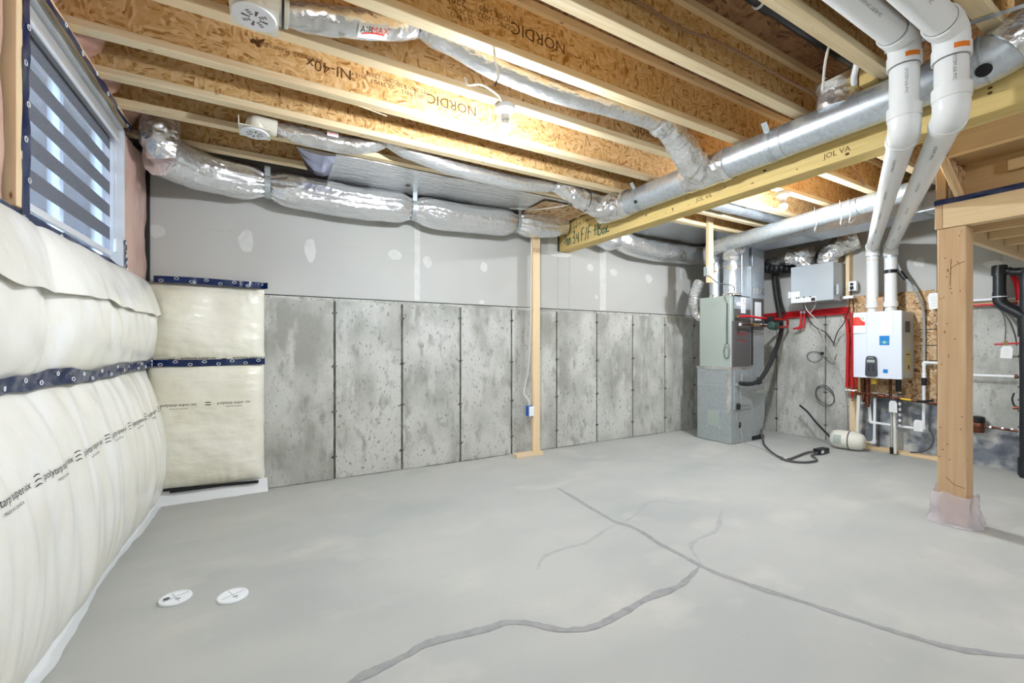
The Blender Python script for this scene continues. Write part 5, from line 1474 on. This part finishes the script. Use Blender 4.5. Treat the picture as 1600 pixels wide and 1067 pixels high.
# ================================================================ SMALL THINGS AT THE CEILING
def lamp(c, label, mt='bulb', r=.032):
    t = thing('bulb_holder', label, 'lamp', c, 'bare bulbs on porcelain holders')
    x, y, z = c
    build(MB().lathe([(.048, 0), (.057, -.008), (.057, -.03), (.046, -.046), (.03, -.058), (.026, -.080), (.022, -.086)], (x, y, z), (0, 0, 1), 32), 'holder', 'porcelain', t, smooth=True)
    zc = -.100 - r * .9
    build(MB().lathe([(.013, -.086), (.016, -.096)] + [(r * math.cos(math.radians(q)), zc + r * math.sin(math.radians(q))) for q in (55, 40, 25, 12)], (x, y, z), (0, 0, 1), 24), 'bulb_base', 'porcelain', t, smooth=True)
    prof = []
    for k in range(9):
        a = math.radians(11.5 - k * 12.5)
        prof.append((r * math.cos(a) if k < 8 else .002, zc + r * math.sin(a) if k < 8 else zc - r))
    build(MB().lathe(prof, (x, y, z), (0, 0, 1), 24), 'bulb', mt, t, smooth=True)
    return t
l1 = lamp((1.205, 2.229, JZ - .001), 'lit bare bulb on a white holder, nearer one under the joists')
build(MB().tube(spline([(1.17, 2.20, JZ - .012), (1.12, 2.17, JZ + .01), (1.02, 2.16, JZ + .03), (.95, 2.18, JZ + .02), (.93, 2.19, JZ + .06)], 8), .005, 7), 'cable', 'cable', l1, smooth=True)
lamp((4.115, 2.229, JZ - .001), 'lit bare bulb on a white holder, beyond the beam near the furnace')
for k, p in enumerate(((.6, -.9), (3.2, -1.2), (1.4, -2.9), (4.6, -2.6))):  # added bulbs out of view, only there to fill the shadows
    lamp((p[0], p[1], SUBZ - .2), 'unseen fill bulb added behind the viewpoint, ' + ('first', 'second', 'third', 'fourth')[k], 'bulb_fill', .05)

t = thing('cable_end', 'stub of white cable hanging from a joist over the silver duct', 'cable', (1.0, 1.9, 2.45))
build(MB().tube(spline([(.955, 1.905, 2.70), (.975, 1.90, 2.60), (.99, 1.90, 2.545), (.985, 1.91, 2.52)], 8), .006, 8), 'jacket', 'cable', t, smooth=True)
build(MB().tube([(.985, 1.91, 2.522), (.975, 1.912, 2.495)], .004, 6), 'bare_wire', 'black', t)
t = thing('joist_cable', 'tan cable sagging along the joist below the black pipe', 'cable', (1.8, 1.37, 2.66))
build(MB().tube(spline([(.6, 1.43, 2.80), (1.1, 1.425, 2.775), (1.5, 1.42, 2.755), (1.75, 1.41, 2.73), (1.95, 1.40, 2.745), (2.2, 1.385, 2.735), (2.6, 1.36, 2.70), (2.75, 1.34, 2.68), (2.95, 1.33, 2.66)], 8), .007, 7), 'run', 'cable_tan', t, smooth=True)
t = thing('ceiling_drain', 'straight black plastic pipe between joists under the subfloor', 'pipe', (2.0, 1.18, 2.80))
build(MB().tube([(.5, 1.215, 2.845), (2.05, 1.215, 2.845)], .026, 18), 'run', 'abs', t, smooth=True)
build(MB().tube([(2.08, 1.215, 2.845), (3.3, 1.215, 2.845)], .026, 18), 'run', 'abs', t, smooth=True)
build(MB().tube([(2.04, 1.215, 2.845), (2.12, 1.215, 2.845)], .032, 18), 'coupling', 'abs', t, smooth=True)
build(MB().tube([(2.030, 1.215, 2.845), (2.041, 1.215, 2.845)], .0335, 18), 'print_ring', 'white', t)
build(MB().tube(spline([(2.40, 1.055, 2.745), (2.42, 1.09, 2.70), (2.44, 1.12, 2.62), (2.46, 1.14, 2.50)], 6), .006, 8), 'drop_cable', 'cable', label='white cable dropping between joists toward the round duct', cat='cable', smooth=True)
build(MB().tube(spline([(2.62, 1.055, 2.70), (2.64, 1.065, 2.66), (2.67, 1.09, 2.615), (2.72, 1.11, 2.60)], 6), .014, 10), 'white_elbow_tube', 'white', label='short curved white tube behind the left vent pipe', cat='tube', smooth=True)
build(MB().box(2.80, 2.95, 1.03, 1.12, JZ, JZ + .09), 'blocking', 'beam', label='yellow wood block on the beam behind the left vent pipe', cat='block', bevel=.002)
build(MB().bar((2.58, .93, 2.612), (2.75, .42, 2.606), .03, .002, (0, 0, 1)), 'steel_strap', 'galv', label='thin steel strap crossing under the joists at the top right', cat='strap')
t = thing('round_duct', 'piece of round steel duct entering at the top right corner', 'duct', (3.0, .35, 2.6))
build(MB().tube(resample(spline([(2.25, .30, 2.74), (2.6, .32, 2.74), (2.86, .36, 2.76), (2.93, .40, 2.80)], 6), .02), .09, 32), 'section', 'galv', t, smooth=True)
t = thing('white_string', 'thin white cord strung across the flat foil sheet to the beam', 'cord', (2.4, 3.6, 2.55))
build(MB().tube(spline([(2.10, 3.80, 2.585), (2.3, 3.70, 2.575), (2.5, 3.50, 2.58), (2.62, 3.25, 2.59)], 8), .004, 6), 'strand', 'cable', t)
build(MB().tube(spline([(2.10, 3.80, 2.585), (2.25, 3.72, 2.585), (2.4, 3.6, 2.598), (2.55, 3.5, 2.603)], 8), .003, 6), 'strand', 'cable', t)
t = thing('joist_wire', 'brown wire drooping on the joist web beyond the beam', 'wire', (4.3, 1.8, 2.7))
build(MB().tube(spline([(3.5, 1.815, 2.76), (3.75, 1.81, 2.70), (4.0, 1.805, 2.72), (4.2, 1.80, 2.76), (4.45, 1.80, 2.70), (4.6, 1.80, 2.62)], 8), .007, 6), 'run', 'cable_tan', t, smooth=True)
build(MB().bar((.42, 2.655, JZ + .004), (.62, 2.668, JZ - .012), .006, .004), 'wood_sliver', 'flange', label='thin wood sliver peeling from the lit joist edge', cat='splinter')

# ================================================================ INSULATION
def XL(y, z, row):
    if row == 'low':
        q = max(0.0, min(1.0, (z - .06) / 1.0))
        prof = math.sin(math.pi * q ** .9) ** .55 if 0 < q < 1 else 0
        e = 1 - math.exp(-max(0, 4.075 - y) / .10)
        wr = .013 * nz((y * 5.5 + z * 1.5, z * 1.3, 1), 1.6) + .006 * nz((y * 17, z * 1.2, 4), 1.3)
        wr += .008 * nz((y * 11, z * 3, 9), 1) * math.exp(-((z - .98) / .14) ** 2) * 2
        return -.805 + .05 * (1 - q) ** 2 + (.150 + .02 * nz((y, z, 0), 1.4)) * prof * e + wr * (.35 + prof) * e
    q = max(0.0, min(1.0, (z - 1.06) / .62))
    prof = math.sin(math.pi * q ** .85) ** .5 if 0 < q < 1 else 0
    seams_ = (4.085, 2.31, .9, -.4)
    e = 1.0
    for s_ in seams_:
        e *= 1 - .8 * math.exp(-abs(y - s_) / .05) if s_ < 4 else 1 - math.exp(-max(0, s_ - y) / .08)
    wr = .010 * nz((y * 4.5, z * 3, 1), 1.6) + .006 * nz((y * 9 + z * 6, z * 9, 4), 1.0)
    return -.81 + (.120 + .02 * nz((y, z, 3), 1.6)) * prof * e + wr * (.3 + prof) * e
YA, YB = -.4, 4.085
blk = thing('wall_insulation', 'bulging white plastic insulation covering the left wall below the window', 'insulation', (-.85, 2.2, 0))
build(MB().slab(lambda u, v: Vector((XL(YB + u * (YA - YB), .05 + v * 1.02, 'low'), YB + u * (YA - YB), .05 + v * 1.02)), 240, 60,
                lambda u, v: Vector((WL + .002, YB + u * (YA - YB), .05 + v * 1.02))), 'lower_blanket', 'poly', blk, smooth=True)
for y0, y1 in ((4.085, 2.31), (2.31, .9), (.9, -.4)):
    build(MB().slab(lambda u, v, y0=y0, y1=y1: Vector((XL(y0 + u * (y1 - y0), 1.06 + v * .61, 'up'), y0 + u * (y1 - y0), 1.06 + v * .61)), 90, 40,
                    lambda u, v, y0=y0, y1=y1: Vector((WL + .002, y0 + u * (y1 - y0), 1.06 + v * .61))), 'upper_blanket', 'poly', blk, smooth=True)
def flap(u, v):
    y = 4.0 - u * 4.3
    z = 1.672 - v * (.265 + .03 * nz((y, 0, 0), 1.7) + .015 * nz((y, 4, 0), 6))
    x = max(XL(y, z, 'up') * .35 + .65 * max(XL(y + .1, z, 'up'), XL(y - .1, z, 'up')), -.805) + .008 + .012 * v + .006 * nz((y * 5, z * 5, 2), 1)
    return Vector((x, y, z))
build(MB().grid(flap, 200, 14), 'loose_flap', 'poly', blk, smooth=True)
def tapefn(u, v):
    y = 4.075 - u * 4.3
    z = 1.066 + .026 * nz((y, 2, 2), 2.1) + .008 * nz((y, 1, 4), 8) + (v - .5) * (.058 + .03 * nz((y, 7, 2), 2.4))
    x = max(XL(y, max(z, 1.075), 'up'), XL(y, min(z, 1.05), 'low')) * .5 + .5 * -.765
    return Vector((x + .018 + .012 * nz((y * 8, v * 1.5, 5), 1) + .008 * nz((y * 22, v * 2, 2), 1), y, z))
tpo = build(MB().grid(tapefn, 220, 4), 'tape', 'tape', blk, smooth=True)
ring_ = MB()
for k in range(34):
    u = .004 + k * .0295
    c = tapefn(min(u, .99), .3 + .4 * (k % 2)); c2 = tapefn(min(u + .004, 1), .3 + .4 * (k % 2))
    d = (c2 - c).normalized(); n_ = Vector((1, 0, 0))
    up_ = Vector((0, 0, 1))
    ring_.tube([c + n_ * .004 + d * (.010 * math.cos(a * .5236)) + up_ * (.008 * math.sin(a * .5236)) for a in range(12)], .0018, 4, closed=True)
build(ring_, 'tape_print', 'white', tpo, kind='stuff')
# printed line on the lower blanket
pr_ = MB()
for k in range(9):
    y0 = 3.93 - k * .36
    def fm_(a, b, y0=y0):
        y = y0 + a; z = .76 + b
        return Vector((XL(y, z, 'low') + .004, y, z))
    pr_.text('polytarp super-six', .036, lambda a, b, f=fm_: f(a + .03, b))
    pr_.text('MADE IN CANADA', .014, lambda a, b, f=fm_: f(a + .03, b - .034))
    for z_ in (-.016, .0, .016):
        pr_.add([fm_(-.175, z_), fm_(-.155, z_ + .004), fm_(-.135, z_ + .001), fm_(-.135, z_ + .004), fm_(-.155, z_ + .008), fm_(-.175, z_ + .004)], [(0, 1, 4, 5), (1, 2, 3, 4)])
    for aa in () and ((-.135, -.018, -.10, -.016), (-.135, .0, -.105, .004), (-.135, .018, -.10, .026), (-.137, -.018, -.133, .02)):
        pr_.add([fm_(aa[0], aa[1]), fm_(aa[2], aa[1]), fm_(aa[2], aa[3] if abs(aa[3] - aa[1]) > .003 else aa[1] + .005), fm_(aa[0], aa[1] + .005 if abs(aa[3] - aa[1]) < .02 else aa[3])], [(0, 1, 2, 3)])
build(pr_, 'printed_line', 'ink', blk, kind='stuff')
def foot(u, v):
    y = 4.06 - u * 4.4
    w_ = .022 + .035 * nz((y, 0, 7), 1.9) + .012 * nz((y, 0, 3), 6)
    s_ = -.80 + v * (.045 + max(.008, w_) * 1.4)
    return Vector((s_, y, max(.003, .075 * (1 - v * 1.5))))
build(MB().grid(foot, 140, 8), 'foot_sheet', 'poly_white', blk, smooth=True)

bb = thing('wall_insulation', 'cream insulation blanket hung in the corner on the back wall', 'insulation', (-.4, 4.1, 0))
def YBk(x, z):
    e = 1.0
    for a, w_ in ((-.045, .035), (-.80, .05)):
        e *= 1 - math.exp(-abs(x - a) / w_)
    f = 1.0
    for a in (1.655, 1.065, .10):
        f *= 1 - math.exp(-abs(z - a) / .045)
    wr = .012 * nz((x * 5, z * 9, 0), 1) + .006 * nz((x * 9, z * 16, 4), 1.2) + .010 * abs(nz((x * 16, z * 3, 2), 1)) * math.exp(-(min(abs(z - 1.065), abs(z - .1), abs(z - 1.655)) / .09) ** 2) * 2
    return 4.118 - (.085 + .03 * nz((x * 2, z * 2, 3), 1.5)) * e * f - wr * e * min(1, f + .3)
for z0, z1 in ((.10, 1.065), (1.065, 1.66)):
    build(MB().slab(lambda u, v, z0=z0, z1=z1: Vector((-.80 + u * (.755 + .008 * nz((0, z0 + v, 3), 9)), YBk(-.80 + u * .755, z0 + v * (z1 - z0)), z0 + v * (z1 - z0))), 60, 48,
                    lambda u, v, z0=z0, z1=z1: Vector((-.80 + u * .755, 4.1325, z0 + v * (z1 - z0)))), 'blanket_panel', 'poly_back', bb, smooth=True)
def tb(zc, x0, x1, hgt, seed, off=.006):
    def f(u, v):
        x = x0 + u * (x1 - x0)
        z = zc + .008 * nz((x + seed, 0, 0), 3) + (v - .5) * hgt
        return Vector((x, min(YBk(x, zc), 4.118) - off - .004 * nz((x * 9, v, seed), 1), z))
    return f
for zc, x0, x1, s_ in ((1.695, -.755, -.02, 0), (1.068, -.76, -.04, 4)):
    f = tb(zc, x0, x1, .05, s_, .006 if zc > 1.5 else .040)
    o = build(MB().slab(f, 60, 3, lambda u, v, f=f: f(u, v) + Vector((0, .0015, 0))), 'tape', 'tape', bb, smooth=True)
    rg = MB()
    for k in range(8):
        c = f((k + .5) / 8, .3 + .4 * (k % 2))
        rg.tube([c + Vector((.013 * math.cos(a * .5236), -.002, .009 * math.sin(a * .5236))) for a in range(12)], .0018, 4, closed=True)
    build(rg, 'tape_print', 'white', o, kind='stuff')
pr_ = MB()
for z_, kk in ((.755, (-.60, -.25)), (1.105, (-.48, -.15))):
    for x0 in kk:
        fm_ = lambda a, b, x0=x0, z_=z_: Vector((x0 + a, YBk(x0 + a, z_ + b) - .003, z_ + b))
        pr_.text('polytarp super-six', .030, fm_)
        pr_.text('MADE IN CANADA', .013, lambda a, b: fm_(a, b - .03))
        pr_.box(x0 - .185, x0 - .15, YBk(x0 - .17, z_) - .004, YBk(x0 - .17, z_) - .003, z_ - .012, z_ - .006)
        pr_.box(x0 - .185, x0 - .15, YBk(x0 - .17, z_) - .004, YBk(x0 - .17, z_) - .003, z_ + .006, z_ + .012)
build(pr_, 'printed_line', 'ink', bb, kind='stuff')
build(MB().bar((-.70, 4.085, .118), (-.085, 4.085, .088), .008, .022), 'black_batten', 'black', bb)
build(MB().bar((-.66, 4.082, .098), (-.20, 4.084, .096), .008, .014), 'black_batten', 'black', bb)
build(MB().slab(lambda u, v: Vector((-.80 + u * (.775 + .01 * v), 4.118 - v * (.055 + .012 * nz((u * 4, 0, 1), 2)), max(.105 * (1 - v * 1.08), .002))), 40, 6,
                lambda u, v: Vector((-.80 + u * .775, 4.122 - v * .05, max(.105 * (1 - v * 1.08) - .002, .001)))), 'foot_sheet', 'poly_white', bb, smooth=True)

# pink batts beside and above the window
pk = thing('pink_batt', 'pink insulation strip between window and back wall corner', 'insulation', (-.85, 3.83, 1.67))
build(MB().slab(lambda u, v: Vector((-.805 + .018 * math.sin(math.pi * u) + .012 * nz((u * 3, v * 4, 1), 1.6), 3.565 + u * .545, 1.675 + v * .86)), 20, 30,
                lambda u, v: Vector((WL + .002, 3.565 + u * .545, 1.675 + v * .86))), 'batt', 'pink', pk, smooth=True)
build(MB().box(-.82, -.785, 4.112, 4.134, 1.68, 2.55), 'corner_strip', 'black', pk)
pk2 = thing('pink_batt', 'pink insulation left of the window at the picture edge', 'insulation', (-.85, 1.6, 1.67))
build(MB().slab(lambda u, v: Vector((-.82 + .018 * math.sin(math.pi * u) + .012 * nz((u * 3, v * 4, 5), 1.6), 1.2 + u * .99, 1.675 + v * .92)), 24, 24,
                lambda u, v: Vector((WL + .002, 1.2 + u * .99, 1.675 + v * .92))), 'batt', 'pink', pk2, smooth=True)
for k in range(6):
    y0, y1 = JY[k + 1] + .036, JY[k] - .036
    tt = thing('rim_batt', 'pink plastic covered batt plugging the joist bay, ' + ('first', 'second', 'third', 'fourth', 'fifth', 'sixth')[k] + ' from the back wall', 'insulation', (-.85, (y0 + y1) / 2, JZ), 'pink batts at the joist ends')
    def rb(u, v, y0=y0, y1=y1, k=k):
        e = (math.sin(math.pi * min(max(u, .02), .98)) ** .5) * (math.sin(math.pi * min(max(v, .05), .97)) ** .4)
        return Vector((-.86 + (.15 + .05 * nz((u + k * 3, v, k), 1.4)) * e + .015 * nz((u * 4, v * 4, k), 2), y0 + u * (y1 - y0), JZ + .004 + v * (SUBZ - JZ - .008)))
    build(MB().slab(rb, 20, 20, lambda u, v, y0=y0, y1=y1: Vector((WL + .004, y0 + u * (y1 - y0), JZ + .004 + v * (SUBZ - JZ - .008)))), 'batt', 'pink_deep', tt, smooth=True)

# navy tape round the window
wt = thing('window_tape', 'navy tape sealing the window edges to the plastic', 'tape', (-.79, 2.9, 1.64))
def wtp(p0, p1, wd, seed, wdir):
    p0, p1, wdir = Vector(p0), Vector(p1), Vector(wdir)
    def f(u, v):
        p = p0 + (p1 - p0) * u + wdir * ((v - .5) * wd * (1 + .5 * nz((u * 4 + seed, 0, 0), 1.5)))
        return p + Vector((.008 * nz((u * 9, v * 2, seed), 1) + .004, 0, .008 * nz((u * 5, 0, seed + 3), 1)))
    return f
for nme, f in (('left_strip', wtp((-.792, W0 - .01, 1.60), (-.792, W0 - .01, 2.60), .055, 1, (0, 1, 0))),
               ('bottom_strip', wtp((-.782, W0 - .03, 1.652), (-.782, W1 + .03, 1.640), .06, 5, (.25, 0, 1))),
               ('right_strip', wtp((-.790, W1 + .02, 1.58), (-.796, W1 + .012, 1.86), .034, 9, (0, 1, 0))),
               ('top_strip', wtp((-.770, W0 - .02, 2.566), (-.770, W1 + .03, 2.566), .034, 12, (0, 0, 1))),
               ('outer_strip', wtp((-.80, 1.2, 1.72), (-.80, W0 - .03, 1.665), .05, 15, (0, 0, 1)))):
    o = build(MB().slab(f, 50, 3, lambda u, v, f=f: f(u, v) - Vector((.0015, 0, 0))), 'tape_strip', 'tape', wt, smooth=True)
    rg = MB()
    for k in range(7):
        c = f((k + .5) / 7, .3 + .4 * (k % 2))
        rg.tube([c + Vector((.002, .010 * math.cos(a * .5236), .010 * math.sin(a * .5236))) for a in range(12)], .0017, 4, closed=True)
    build(rg, 'tape_print', 'white', o, kind='stuff')

# ================================================================ FLOOR CAPS
def cap(x, y, label, smudge):
    t = thing('cleanout_cap', label, 'cap', (x, y, 0), 'white floor caps')
    build(MB().lathe([(.064, 0), (.066, .004), (.063, .010), (.054, .012), (.052, .009), (.02, .010), (.0005, .0105)], (x, y, 0), (0, 0, 1), 40), 'lid', 'white', t, smooth=True)
    m = MB()
    for a in (.5, 2.0):
        m.bar((x + math.cos(a) * .048, y + math.sin(a) * .048, .0105), (x - math.cos(a) * .048, y - math.sin(a) * .048, .0105), .0025, .002)
    build(m, 'rib', 'hrv', t)
    build(MB().disc((x + .012, y - .022, .0112), (0, 0, 1), .012, 10, .005, (0, 1, 0)), 'mark', 'grey_plastic', t)
    if smudge:
        build(MB().disc((x - .034, y + .0, .0113), (0, 0, 1), .014, 14, .012, (0, 1, 0)), 'smudge', 'ink_grey', t)
cap(-.392, 2.556, 'smudged white round cleanout cap in the floor, nearer the left wall', True)
cap(-.157, 2.445, 'clean white round cleanout cap in the floor, right of the smudged one', False)
